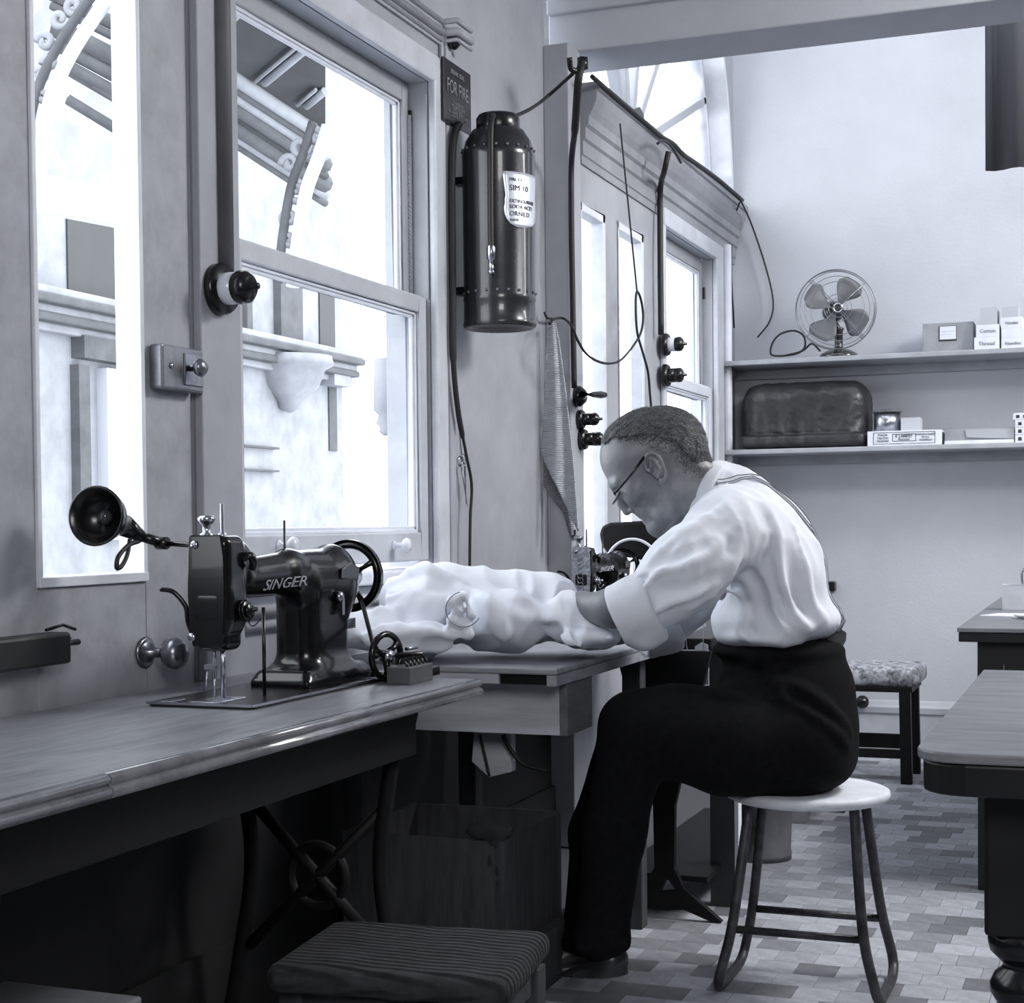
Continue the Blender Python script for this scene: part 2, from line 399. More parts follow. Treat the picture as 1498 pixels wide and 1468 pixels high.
for k in range(5): o = rest[k].build('floor_tiling', tm[k], fl); o['kind'] = 'stuff'
# walls (left wall pieces round the openings)
def wallpieces(x0, x1, y0, y1, z0, z1, holes):
    mb = MB(); ys = sorted({y0, y1, *[h[0] for h in holes], *[h[1] for h in holes]})
    for a, b in zip(ys[:-1], ys[1:]):
        zz = [(h[2], h[3]) for h in holes if h[0] <= a+1e-6 and h[1] >= b-1e-6]; z = z0
        for lo, hi in sorted(zz):
            mb.box((x0, a, z), (x1, b, lo)); z = hi
        mb.box((x0, a, z), (x1, b, z1))
    return mb
DOOR = (1.50, 2.70, 0, 2.35); WIN = (2.86, 3.87, .93, 2.23)
S('wall_left', wallpieces(OX, WX, -1.6, JY, 0, 3.0, [DOOR, WIN]), paint)
GA = (4.906, 5.17, .80, 2.10); GB = (5.32, 5.64, .80, 2.11); W2 = (5.905, 6.72, .95, 2.19)
HUB = V3((DX, 5.75, 2.46)); RA = 1.33; ARZ = 2.46; OF = DX-.044
w = wallpieces(OF, DX, JY, RY+.12, 0, ARZ, [GA, GB, W2])
# wall above the cornice, cut by the arched fanlight
n = 40; A = arc(HUB, (0, 1, 0), (0, 0, 1), RA, 0, PI, n); top = 4.4
for i in range(n):
    a, b = A[i].copy(), A[i+1].copy(); a[1] = max(a[1], JY+.112); b[1] = max(b[1], JY+.112)
    if a[1] == b[1]: continue
    w.prism([(DX, a[1], a[2]), (DX, b[1], b[2]), (DX, b[1], top), (DX, a[1], top)], (OX-DX, 0, 0))
w.box((OX, HUB[1]+RA, ARZ), (DX, RY+.12, top)); 
S('wall_left_far', w, paint)
S('wall_back', MB().box((OX, RY, 0), (2.6, RY+.12, 4.4)), plaster)
S('ceiling', MB().box((OX, -1.6, 3.0), (2.6, 4.9, 3.06)).box((OX, 4.9, 4.4), (2.6, RY+.12, 4.46)), ceilm)
S('trim_1', MB().box((WX-.02, 4.90, 2.585), (2.6, 5.15, 3.4)).box((WX-.02, 4.88, 2.71), (2.6, 4.905, 2.76)), plaster_d, bevel=.006)
S('wall_right', MB().box((2.5, -1.6, 0), (2.6, RY+.12, 4.4)), darkwall)
S('wall_front', MB().box((OX, -1.6, 0), (2.6, -1.5, 3.0)), darkwall)
S('trim_5', MB().box((WX, -1.5, 0), (WX+.006, JY-.011, .70)), mat('under_table_shade', .012, .7, .008, 6))  # wall below the tables covered dark: shade painted in as a sheet
bb = MB().prism([(0, RY, 0), (0, RY-.022, 0), (0, RY-.022, .185), (0, RY-.03, .19), (0, RY-.032, .215), (0, RY-.018, .225), (0, RY-.010, .24), (0, RY, .245)], (4.1, 0, 0))
bb.v = [(x+DX+.0, y, z) for x, y, z in bb.v]
S('baseboard_back', bb, mat('skirting_paint', .52, .5, .44, 6))
S('baseboard_left', MB().box((WX+.007, -1.4, 0), (WX+.02, JY-.012, .2)), mat('under_table_shade', .012))  # skirting takes the same painted shade tone
# jog pilaster
S('trim_2', MB().box((WX, JY-.01, 0), (DX+.004, JY+.11, 2.585)), mat('pilaster_paint', .42, .55, .36, 5), bevel=.004)
# window 1: casing, sashes, sill
wn1 = thing('window_1', None, None, (WX, 3.36, .9), kind='structure')
y0, y1, z0, z1 = WIN
mb = MB(); c = .075
mb.prism([(WX, y1, z0-.03), (WX, y1+c, z0-.03), (WX, y1+c, z1+c), (WX, y1, z1)], (.022, 0, 0)); mb.prism([(WX, y0, z1), (WX, y1, z1), (WX, y1+c, z1+c), (WX, y0-c, z1+c)], (.022, 0, 0))
mb.build('window_casing', mat('casing_paint', .62, .45, .5, 6), wn1, bevel=.007)
MB().box((WX, y0-.155, .74), (WX+.02, y0-.002, 2.6)).build('casing_post', paint, wn1, bevel=.004)
MB().tube([(WX+.022, 2.792, 1.56), (WX+.022, 2.792, 2.6)], .02, 10).build('groove_shade', mat('groove_shade_tone', .12, .6, .09, 8), wn1)  # dark rounded strip standing in for the shadowed groove of the casing
mb = MB().box((WX, y1+c, .74), (WX+.012, y1+c+.07, 2.40)); mb.box((WX, y1+c+.012, .74), (WX+.02, y1+c+.05, 2.40)); mb.build('casing_strip', paint, wn1, bevel=.005)
def sash(par, xc, y0, y1, z0, z1, st, tr, br, th=.036, m=whitep, name='sash'):
    mb = MB(); a, b = xc-th/2, xc+th/2
    mb.box((a, y0, z0), (b, y0+st, z1)); mb.box((a, y1-st, z0), (b, y1, z1)); mb.box((a, y0+st, z1-tr), (b, y1-st, z1)); mb.box((a, y0+st, z0), (b, y1-st, z0+br))
    o = mb.build(name, m, par, bevel=.004)
    for q in ((.008, .012), (.016, .006)):     # stepped glazing beads
        g = MB(); s, t = q; Y0, Y1, Z0, Z1 = y0+st, y1-st, z0+br, z1-tr; A, B = xc-t*.6, xc+t*.9
        g.box((A, Y0, Z0), (B, Y0+s, Z1)); g.box((A, Y1-s, Z0), (B, Y1, Z1)); g.box((A, Y0, Z1-s), (B, Y1, Z1)); g.box((A, Y0, Z0), (B, Y1, Z0+s)); g.build('glazing_bead', whitep, o, bevel=.002)
    MB().box((xc-.002, y0+st*.6, z0+br*.6), (xc+.001, y1-st*.6, z1-tr*.6)).build('pane', glassm, o)
    return o
sash(wn1, WX-.072, y0+.002, y1-.003, 1.615, z1-.002, .040, .05, .035, m=paint, name='upper_sash')
lo = sash(wn1, WX-.028, y0+.002, y1-.003, .955, 1.655, .048, .042, .075, th=.04, m=mat('lower_sash_paint', .56, .5, .46, 6), name='lower_sash')
mb = MB().box((WX-.13, y0-.02, .905), (WX+.05, y1+.06, .937)); mb.build('window_sill', whitep, wn1, bevel=.006)
mb = MB(); mb.box((WX, y0-.02, .86), (WX+.016, JY-.4, .90)); mb.tube([(WX+.012, y0, .872), (WX+.012, 4.2, .872)], .014, 8); mb.tube([(WX+.012, y0, .838), (WX+.012, 4.2, .838)], .011, 8); mb.build('sill_moulding', mat('casing_paint', .62), wn1)
# pulley groove and sash cord on the far jamb
MB().box((WX-.006, y1-.006, 1.655), (WX-.001, y1+.001, 2.2)).build('parting_bead', paint, wn1)
MB().box((WX-.056, y1-.004, 2.13), (WX-.046, y1+.002, 2.16)).build('pulley_slot', black, wn1)
MB().tube([(WX-.051, y1-.008, 2.145), (WX-.052, y1-.008, 1.66)], .0065, 8).build('sash_cord', ropem, wn1)
for px in (580, 412):
    p = onX(px, 798, WX-.0); q = (WX-.008, p[1], p[2])
    k = MB().lathe([(0, 0), (.013, 0), (.012, .004), (.006, .008), (.006, .022), (.014, .028), (.019, .036), (.017, .044), (0, .049)], q, (1, 0, 0), 18).build('sash_knob', porc, lo)
mb = MB()                                       # upper cornice moulding with its return
p = onX(640, 49, WX)
for dz, r in ((0, .012), (.03, .008), (-.022, .006)): mb.tube([(WX+.008, 2.7, 2.385+dz), (WX+.008, 3.96, 2.385+dz), (WX+.05, 3.96, 2.385+dz), (WX+.05, 4.06, 2.385+dz)], r, 8)
S('trim_3', mb.box((WX, 2.7, 2.35), (WX+.008, 3.96, 2.42)), paint)
# door 1 : glazed leaf on the left
d1 = thing('door_1', None, None, (WX, 2.4, 0), kind='structure'); t0 = -.05
def leaf(par, ya, yb, ga, gb, gz, top=2.33):
    mb = MB(); X0, X1 = WX-.045, WX-.002
    mb.box((X0, ya, .02), (X1, ga, top)); mb.box((X0, gb, .02), (X1, yb, top)); mb.box((X0, ga, .02), (X1, gb, gz)); mb.box((X0, ga, 2.24), (X1, gb, top))
    o = mb.build('leaf_panel', paint_r, par, bevel=.003)
    b = MB(); b.box((X0-.008, ga, gz), (X1+.006, ga+.012, 2.24)); b.box((X0-.008, gb-.012, gz), (X1+.006, gb, 2.24)); b.box((X0-.008, ga, gz), (X1+.008, gb, gz+.018)); b.build('glazing_bead', whitep, par, bevel=.002)
    MB().box((X0-.006, ga, gz), (X0-.003, gb, 2.24)).build('pane', glassm, par)
leaf(d1, 2.10, 2.699, 2.208, 2.532, .948)
leaf(d1, 1.502, 2.097, 1.60, 1.98, .948)
p = onX(212, 955, WX); q = (WX, p[1], p[2])
dk = MB().lathe([(0, 0), (.030, 0), (.030, .003), (.024, .006), (.020, .005), (.018, .009), (.010, .010), (.009, .045)], q, (1, 0, 0), 24); dk = dk.build('knob_rosette', brass, d1)
MB().lathe([(.009, .038), (.013, .044), (.024, .052), (.029, .062), (.030, .072), (.026, .082), (.016, .089), (0, .091)], q, (1, -.04, 0), 28).build('door_knob', brass, d1)
p = onX(246, 955, WX); mb = MB().lathe([(0, .001), (.016, .001), (.016, .004), (0, .005)], (WX, p[1], p[2]+.012), (1, 0, 0), 20)
mb.box((WX, p[1]-.011, p[2]-.02), (WX+.004, p[1]+.011, p[2]+.012)); esc = mb.build('keyhole_plate', paint, d1)
mb = MB().box((WX+.004, p[1]-.0025, p[2]-.012), (WX+.0055, p[1]+.0025, p[2]+.01)); mb.lathe([(0, 0), (.005, 0), (.005, .0015), (0, .0015)], (WX+.0045, p[1], p[2]+.011), (1, 0, 0), 10); mb.build('keyhole', black, esc)
# far wall openings: fixed lights, sash window 2
def light(name, g, mull=True):
    r = thing(name, None, None, (DX, (g[0]+g[1])/2, g[2]), kind='structure'); X0, X1 = DX-.042, DX+.004; f = .014
    mb = MB().box((X0, g[0], g[2]), (X1, g[0]+f, g[3])).box((X0, g[1]-f*1.8, g[2]), (X1, g[1], g[3])).box((X0, g[0], g[3]-f*2), (X1, g[1], g[3])).box((X0, g[0], g[2]), (X1, g[1], g[2]+f))
    mb.build('glazing_bead', whitep, r, bevel=.003)
    MB().box((X0-.004, g[0], g[2]), (X0-.001, g[1], g[3])).build('pane', glassm, r); return r
light('window_2', GA); light('window_3', GB)
wn4 = thing('window_4', None, None, (DX, 6.3, .95), kind='structure')
sash(wn4, DX-.058, W2[0], W2[1], 1.58, W2[3], .045, .055, .035, th=.03, m=paint, name='upper_sash'); sash(wn4, DX-.022, W2[0], W2[1], .97, 1.63, .05, .042, .075, name='lower_sash')
mb = MB().prism([(DX, W2[1], .9), (DX, W2[1]+.12, .9), (DX, W2[1]+.12, W2[3]+.07), (DX, W2[1], W2[3])], (.024, 0, 0)).prism([(DX, W2[0]-.04, W2[3]), (DX, W2[1], W2[3]), (DX, W2[1]+.12, W2[3]+.07), (DX, W2[0]-.04, W2[3]+.07)], (.024, 0, 0)); mb.box((DX, W2[0]-.04, .9), (DX+.02, W2[0], W2[3]+.07))
mb.build('window_casing', mat('casing_paint', .62), wn4, bevel=.008)
MB().box((DX-.045, W2[1]-.004, 2.02), (DX-.03, W2[1]+.002, 2.07)).build('pulley_slot', black, wn4)
MB().tube([(DX+.02, W2[1]+.19, .9), (DX+.02, W2[1]+.19, 2.28)], .022, 10).build('casing_round', whitep, wn4)
# cornice over the far wall
pr = [(0, 2.225), (.012, 2.225), (.012, 2.255), (.02, 2.26), (.02, 2.31), (.034, 2.318), (.034, 2.36), (.05, 2.37), (.055, 2.40), (.075, 2.425), (.095, 2.46), (.10, 2.49), (.115, 2.495), (.115, 2.525), (0, 2.525)]
mb = MB().prism([(DX+x*.62, JY+.11, z-(z-2.225)*.13) for x, z in pr], (0, RY-JY-.11-.02, 0)); S('trim_4', mb, mat('cornice_paint', .30, .55, .25, 8))
# arched fanlight
fan_w = thing('window_5', None, None, tuple(HUB), kind='structure'); X0 = DX-.10
def archband(r0, r1, xa, xb, m, name, a0=0, a1=2.20):
    mb = MB(); n = 44
    for i in range(n):
        t0, t1 = a0+(a1-a0)*i/n, a0+(a1-a0)*(i+1)/n
        P = [HUB+V3((0, r*math.cos(t), r*math.sin(t))) for r, t in ((r0, t0), (r1, t0), (r1, t1), (r0, t1))]
        mb.prism([(xa, p[1], p[2]) for p in P], (xb-xa, 0, 0), True)
    return mb.build(name, m, fan_w)
archband(RA-.01, RA+.02, OX, DX+.012, whitep, 'arch_reveal')
archband(RA-.07, RA-.005, X0-.02, X0+.02, mat('arch_frame_grey', .45, .5), 'arch_frame'); archband(RA-.10, RA-.07, X0-.02, X0+.03, whitep, 'arch_frame_bead')
archband(.0, .16, X0-.02, X0+.03, mat('arch_frame_grey', .45, .5), 'hub_panel')
for an in (22, 48, 74, 100, 122):
    t = math.radians(an); d = V3((0, math.cos(t), math.sin(t))); p = V3((0, -math.sin(t), math.cos(t))); a = HUB+d*.14; b = HUB+d*(RA-.05); wd = .018
    mb = MB().prism([(X0-.015, *(a+p*wd)[1:]), (X0-.015, *(a-p*wd)[1:]), (X0-.015, *(b-p*wd)[1:]), (X0-.015, *(b+p*wd)[1:])], (.045, 0, 0)); mb.build('glazing_bar', mat('arch_frame_grey', .45), fan_w, bevel=.004)
mb = MB(); n = 30; P = [HUB+V3((0, (RA-.06)*math.cos(2.2*i/n), (RA-.06)*math.sin(2.2*i/n))) for i in range(n+1)]+[V3((DX, JY+.13, ARZ))]
mb.prism([(X0-.002, p[1], p[2]) for p in P], (.003, 0, 0)).build('pane', glassm, fan_w)

# ================================================================ OUTSIDE
FX = -9.0
fac = thing('ornate_building', 'pale ornate stone building with cornice and pilasters across the lane', 'building', (FX, 14, -3))
a = onX(478, 300, FX); YE = a[1]
zb = onX(120, 460, FX)[2]
MB().box((FX-.5, 7, -3), (FX, YE+.35, 9)).build('facade_wall', facade, fac)
# balcony string course: several mouldings
b0 = onX(60, 430, FX)[2]; b1 = onX(60, 478, FX)[2]
for k in range(5):
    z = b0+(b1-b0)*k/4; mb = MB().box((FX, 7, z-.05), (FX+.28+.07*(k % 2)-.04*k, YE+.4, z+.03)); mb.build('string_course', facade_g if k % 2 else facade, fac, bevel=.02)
def win_on(px0, px1, py0, py1, name='dark_window', m=darkopen, d=.02):
    p, q = onX(px0, (py0+py1)/2, FX), onX(px1, (py0+py1)/2, FX); zt = onX((px0+px1)/2, py0, FX)[2]; zb_ = onX((px0+px1)/2, py1, FX)[2]
    MB().box((FX, p[1], zb_), (FX+d, q[1], zt)).build(name, m, fac, bevel=.0)
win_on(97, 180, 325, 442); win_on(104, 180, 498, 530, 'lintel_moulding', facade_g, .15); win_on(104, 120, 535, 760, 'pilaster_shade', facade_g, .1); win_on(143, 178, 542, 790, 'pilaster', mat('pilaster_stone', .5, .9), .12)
win_on(466, 488, 430, 520); win_on(480, 491, 566, 660, 'grey_window', facade_g); win_on(468, 492, 548, 566, 'lintel_moulding', facade, .2)
win_on(400, 432, 400, 500, 'pilaster', facade_g, .1); win_on(350, 358, 395, 500, 'pilaster', facade_g, .1)
for y in (653, 687): win_on(349, 400, y, y+3, 'string_course', facade_g, .08)
p = onX(412, 548, FX); MB().lathe([(0, -.55), (.12, -.5), (.14, -.42), (.34, -.25), (.42, -.05), (.52, 0), (.5, .1), (0, .1)], (FX+.1, p[1], p[2]+.1), (0, 0, 1), 20).build('console_bracket', facade, fac)
# raking coffered soffit: its own thing under the building's eaves, with ribs
SX = -6.5
sf = thing('veranda_roof', 'dark coffered veranda soffit with pale ribs outside the upper window', 'roof', tuple(at(440, 100, 9.5)))
_q0, _q1, _q2 = at(200, 20, 9.5), at(476, 206, 12.0), at(476, -260, 8.0); _qn = np.cross(_q1-_q0, _q2-_q0)
def sp(px, py): r_ = ray(px, py); return CAM+r_*(((_q0-CAM)@_qn)/(r_@_qn))
c4 = [sp(200, -260), sp(476, -260), sp(476, 206), sp(200, 20)]
nrm = np.cross(c4[1]-c4[0], c4[3]-c4[0]); nrm /= np.linalg.norm(nrm); nrm = nrm if nrm@fw > 0 else -nrm
MB().prism(c4, nrm*.12).build('soffit_boards', facade_d, sf)
for a, b in (((300, 58), (420, -58)), ((385, 116), (474, 42)), ((446, 150), (474, 127)), ((250, 10), (350, -80)), ((345, 6), (474, 66)), ((430, 20), (474, 47))):
    p, q = sp(*a)-nrm*.03, sp(*b)-nrm*.03; MB().tube([p, q], .030, 6).build('soffit_rib', facade, sf); _e = (q-p)/np.linalg.norm(q-p); _o = np.cross(_e, nrm)*.075; MB().tube([p+_o, q+_o], .014, 6).build('soffit_rib', facade, sf)
for k, (yo, r, m_) in enumerate(((112, .07, facade), (126, .05, facade_g), (138, .06, facade), (152, .09, facade_g), (168, .05, facade_d), (180, .1, facade_g), (196, .06, facade), (208, .045, facade_g))):
    MB().tube([sp(180, yo-110)-nrm*.02, sp(345, yo)-nrm*.02, sp(475, yo+86)-nrm*.02], r*.72, 8).build('cornice_moulding', m_, sf)
# scroll brackets (arch ribs with curls)
def bracket(label, pts, curls, d, wd=.16):
    r = thing('scroll_bracket', None, None, tuple(at(*pts[0], d))); r.parent = fac; r.location = tuple(ROOT[r.name]-ROOT[fac.name])
    P = spline([at(x, y, d) for x, y in pts], 8); MB().tube(P, wd*.28, 8).build('arch_rib', facade_w, r)
    Q = spline([at(x-22, y-6, d+.02) for x, y in pts], 8); MB().tube(Q, wd*.2, 8).build('arch_rib', facade_g, r)
    for cx, cy, R in curls:
        c = [at(cx+R*(1-.8*t)*math.cos(7.5*t+cx), cy+R*(1-.8*t)*math.sin(7.5*t+cx), d+.03) for t in np.linspace(0, 1, 18)]
        MB().tube(c, wd*.16, 6).build('scroll', facade, r)
bracket('pale curved rib with leafy scrolls seen through the upper sash', [(480, 185), (466, 230), (448, 280), (436, 350), (428, 420)], [(440, 215, 15), (462, 200, 12), (424, 240, 13), (432, 285, 14), (423, 320, 12), (422, 350, 9), (468, 222, 8)], 10.2)
bracket('pale curved rib with leafy scrolls seen through the door glass', [(160, -5), (118, 55), (88, 110), (68, 170), (57, 260)], [(88, 28, 14), (66, 62, 13), (72, 92, 10), (60, 110, 9), (108, 10, 12), (62, 140, 9)], 9.6)
for k, (y, r) in enumerate(((14, .05), (34, .03), (66, .07), (92, .05), (118, .05), (128, .03), (172, .04))):
    p, q = at(70+k*5, y-26, 10.6), at(215, y+44, 10.6)
    MB().tube([p, q], r, 6).build('cornice_moulding', facade_g, fac)
a, b = at(-60, 256, 7.0), at(200, 306, 7.0); u = V3((0, 0, .14))
tag(MB().prism([a-u*.55, b-u*.55, b+u*.55, a+u*.55], (-.1, .03, 0)).build('veranda_rail', facade_w), 'broad white veranda rail crossing the door glass', 'rail')
# white veranda post close outside, with capital
vx = -2.6
pA, pB = onX(478, 400, vx), onX(566, 400, vx)
vp = thing('veranda_post', 'white veranda pilaster with scrolled capital at the right of the window glass', 'post', (vx, (pA[1]+pB[1])/2, 0))
p = onX(587, 560, vx)
_y = onX(588, 500, vx)[1]; MB().box((vx-.08, _y-.035, -3), (vx-.02, _y+.045, 1.40)).build('pilaster', facade_w, vp)
MB().lathe([(.03, 0), (.05, .015), (.045, .03), (.06, .05), (.05, .08), (.07, .10), (.065, .3), (0, .3)], (vx-.05, onX(588, 500, vx)[1], 1.40), (0, 0, 1), 12).build('capital', facade, vp)
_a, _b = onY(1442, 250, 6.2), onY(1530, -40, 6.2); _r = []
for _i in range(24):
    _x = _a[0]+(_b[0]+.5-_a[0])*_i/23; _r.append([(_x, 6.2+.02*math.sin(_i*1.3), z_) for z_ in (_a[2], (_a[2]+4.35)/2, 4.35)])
tag(MB().quadgrid(_r).build('shade_sheet', mat('shade_sheet_tone', .09, .9), solid=.006), 'dark sheet standing in for shade high in the upper right corner', 'shade')  # dark sheet put where only soft shade falls on the wall
# grey timber post beyond the first far light
tag(MB().box((-2.05, 5.15, -3), (-1.95, 5.75, 1.98)).build('timber_post', mat('weathered_timber', .16, .9, .09, 5, stretch=[8, 8, 1])), 'weathered timber post outside the narrow far light', 'post')
g = MB().box((-2.9, 8.0, -3), (-2.8, 8.12, 4)); tag(g.build('downpipe', facade_g), 'grey downpipe outside the far sash window', 'pipe')
tag(MB().tube(spline([(-2.8, 7.6, 2.05), (-2.8, 7.75, 2.22), (-2.8, 8.0, 2.25)]), .012, 6).build('pipe_bracket', facade_g), 'thin curved pipe bracket outside the far sash window', 'bracket')
tag(MB().box((-30, -20, -3.2), (OX-.02, 45, -3.0)).build('street', mat('street_paving', .35, .9)), 'pale street paving far below the windows', 'street')['kind'] = 'structure'
# ================================================================ SEWING MACHINES
def sewing_machine(name, label, O, s, front, lettm, lamp=False):
    r = thing(name, label, 'sewing machine', O, None); O = V3(O)
    L = lambda x, y, z: O+s*V3((x, y, z))
    MB().prism([L(x, y, 0) for x, y in ((-.105,-.055),(-.095,-.065),(.095,-.065),(.105,-.055),(.105,.50),(.095,.51),(-.095,.51),(-.105,.50))], (0, 0, .007*s)).build('bed_plate', bake, r, bevel=.0015)
    MB().box(L(-.103, -.067, .0045), L(.103, -.064, .0085)).box(L(.1035, -.064, .0045), L(.1065, .50, .0085)).build('bed_edge', chrome, r)
    MB().box(L(-.028, -.05, .0065), L(.028, .045, .0085)).box(L(-.085, -.055, .0065), L(-.06, -.01, .0085)).build('slide_plate', chrome, r, bevel=.0006)
    f = SDF((-.08, -.05, -.01), (.09, .50, .32), .0034)
    f.cone((0, .03, .215), (0, .24, .222), .033, .040, .01, sq=(1.15, 1, 1)); f.cone((0, .24, .222), (0, .41, .205), .040, .058, .02, sq=(1.1, 1, 1))
    f.ell((0, .42, .195), (.052, .070, .075), .02)
    f.rbox((0, .345, .11), (.046, .085, .11), .035, .035)
    f.rbox((0, .345, .022), (.058, .125, .016), .012, .035)
    f.rbox((0, .355, .012), (.062, .145, .008), .006, .02)
    f.ell((0, .345, .100), (.09, .012, .06), .01) if False else None
    f.rbox((0, .006, .215), (.037, .034, .078), .016, .008); f.rbox((0, .004, .145), (.032, .030, .052), .014, .03)
    f.ell((0, .055, .245), (.036, .03, .042), .02)
    f.op(lambda X, Y, Z: (-.028-Y), (-.08, -.06, -.02), (.09, -.0285, .33), .002, 's') if False else None
    Vv, Q = f.geo(); meshobj('machine_body', Vv*s, Q, black, r, (np.eye(3), O), sm_iter=4)
    pl = [(-.036,.102),(.030,.102),(.040,.125),(.044,.19),(.043,.255),(.036,.294),(-.040,.294),(-.045,.26),(-.046,.19),(-.042,.13)]
    fp = MB().prism([L(x*.84, -.028, z) for x, z in pl], (0, -.006*s, 0)).build('face_plate', front, r, bevel=.003)
    if front is not black:
        mb = MB()
        for k in range(9): mb.torus(L(-.002, -.036, .13+k*.018), (0, 1, 0), .011*s, .0014*s, 14, 5)
        mb.build('engraving', chrome, fp)
    for x, z in ((-.022, .277), (-.03, .118)): MB().lathe([(0, 0), (.0075, 0), (.007, .003), (0, .004)], L(x, -.034, z), (0, -1, 0), 12).build('plate_screw', chrome, fp)
    MB().lathe([(0, 0), (.012, 0), (.012, .005), (.007, .008), (.007, .020), (.013, .026), (.016, .032), (.012, .037), (0, .038)], L(-.022, .005, .29), (0, 0, 1), 16).build('pressure_knob', chrome, r)
    MB().lathe([(.008, 0), (.008, .004), (.004, .006), (.0032, .055), (0, .056)], L(.012, .0, .292), (0, 0, 1), 10).build('thread_pin', chrome, r)
    MB().lathe([(.005, 0), (.0026, .004), (.0022, .06), (0, .061)], L(0, .24, .258), (0, 0, 1), 8).build('spool_pin', bake, r)
    MB().tube([L(-.008, 0, .12), L(-.008, 0, .045)], .0042*s, 8).tube([L(-.008, 0, .05), L(-.008, 0, .006)], .0016*s, 6).build('needle_bar', chrome, r)
    MB().tube([L(.01, 0, .12), L(.01, 0, .012)], .0045*s, 8).box(L(.0, -.018, .008), L(.02, .008, .012)).box(L(-.026, -.004, .06), L(-.004, .006, .068)).tube([L(-.02, 0, .06), L(-.026, -.004, .02)], .002, 5).build('presser_foot', chrome, r)
    mb = MB()
    for k, R_ in enumerate((.016, .019, .019, .014)): mb.lathe([(0, 0), (R_*s, 0), (R_*s*.9, .002*s), (0, .003*s)], L(.040+k*.006, .012, .162), (1, 0, .1), 18)
    mb.tube([L(.04, .012, .162), L(.072, .012, .165)], .004*s, 8); mb.tube(spline([L(.05, .012, .15), L(.058, .02, .135), L(.07, .03, .148)], 5), .0013, 5); mb.build('tension_dial', chrome if front is not black else bake, r)
    MB().tube(spline([L(.03, .03, .25), L(.045, .035, .258), L(.05, .04, .245), L(.044, .045, .235)], 5), .007*s, 8).build('take_up_guard', bake, r)
    MB().tube(spline([L(-.045, .02, .05), L(-.052, .03, .15), L(-.062, .04, .19), L(-.085, .03, .205), L(-.105, .02, .206)], 7), [.006*s, .006*s]+[.005*s]*25+[.003*s]*2, 8, flat=.5).build('presser_lever', bake, r) if False else None
    MB().tube(spline([L(-.040, .0, .10), L(-.052, -.01, .14), L(-.056, -.012, .17), L(-.075, -.02, .195), L(-.098, -.025, .20)], 7), .0045*s, 8).build('presser_lever', bake, r)
    # hand wheel: rim, hub, spokes
    c = L(0, .505, .205); mb = MB().torus(c, (0, 1, 0), .064*s, .0085*s, 40, 10); mb.lathe([(.074*s, -.006*s), (.074*s, .006*s), (.070*s, .009*s), (.070*s, -.009*s)], c, (0, 1, 0), 40)
    wh = mb.build('hand_wheel', black, r)
    MB().lathe([(0, -.03), (.020, -.03), (.024, -.012), (.024, .012), (.016, .018), (0, .02)], c, (0, 1, 0), 20).build('wheel_hub', chrome, wh)
    MB().tube([L(0, .43, .205), L(0, .50, .205)], .022*s, 14).build('wheel_shaft', black, r)
    for k in range(4):
        a = k*PI/2+.5; d = V3((math.cos(a), 0, math.sin(a))); MB().tube([c+d*.015*s, c+d*.035*s, c+d*.062*s], [.010*s, .006*s, .009*s], 8, flat=.8).build('spoke', black, wh)
    # side fittings
    mb = MB().prism([L(.054, .36, .205), L(.054, .43, .20), L(.054, .435, .225), L(.054, .40, .235), L(.054, .365, .225)], (.005*s, 0, 0)); mb.build('winder_plate', mat('dull_badge', .12, .4, metal=.6), r, bevel=.002)
    mb = MB().lathe([(0, 0), (.012, 0), (.010, .008), (0, .010)], L(.054, .352, .17), (1, 0, 0), 16).box(L(.054, .356, .135), L(.060, .366, .168)); mb.build('stitch_lever', chrome, r)
    MB().box(L(.045, .40, .105), L(.0485, .435, .125)).build('number_plate', brass, r, bevel=.001)
    o = text('SINGER', .028, tuple(O), (1, 0, 0), (0, 1, 0), lettm, r, 'lettering', ext=.0004)
    for v in o.data.vertices:
        yy_, zz_ = .112+v.co[0]*1.5, .192+v.co[1]+.03*v.co[0]*1.5; xx_ = .088
        while xx_ > .01 and f.val((xx_, yy_, zz_)) > 0: xx_ -= .0006
        v.co = (s*(xx_+.0030+v.co[2]), s*yy_, s*zz_)
    o.data.update()
    if lamp:
        p1 = onX(287, 798, -1.50); p2 = onX(238, 795, -1.56); p3 = onX(206, 785, -1.585); pc = onX(140, 755, -1.60)
        ar = MB().tube([L(-.02, -.02, .262), p1, p2], .005, 8).build('lamp_arm', bake, r)
        MB().tube([p2+V3((.01, 0, .0)), p2-V3((.012, 0, 0))], .011, 8).tube([p2, p3], .009, 8).tube([p3, p3*.45+pc*.55+V3((0, .02, 0))], [.011, .020], 12).build('lamp_joint', bake, ar)
        ax = -fw*.93-rt*.25+up*.05; ax /= np.linalg.norm(ax); R_ = .0505
        MB().lathe([(.012, -.062), (.026, -.056), (.042, -.030), (R_, -.004), (R_+.001, .0), (R_-.003, .001), (.040, -.022), (.026, -.040), (0, -.044)], pc, ax, 32).build('lamp_shade', bake, ar)
        MB().ball(pc-ax*.030, (.013, .013, .013)).build('bulb', mat('dark_bulb', .05, .08), ar)
        q = onX(190, 790, -1.585); MB().tube(spline([q, onX(186, 812, -1.58), onX(178, 828, -1.575), onX(171, 831, -1.575), onX(173, 815, -1.575), onX(188, 798, -1.58), onX(203, 792, -1.585), onX(208, 788, -1.585)], 6), .0042, 8).build('lamp_cord', rubber, ar)
    return r
MO = V3((-1.452, 2.36, .742))
sewing_machine('sewing_machine', 'large black sewing machine with lamp on the table in the left foreground', tuple(MO), 1.0, black, goldm, True)
p = onY(851, 830, 4.55)
M2 = V3((p[0], 4.57, .742))
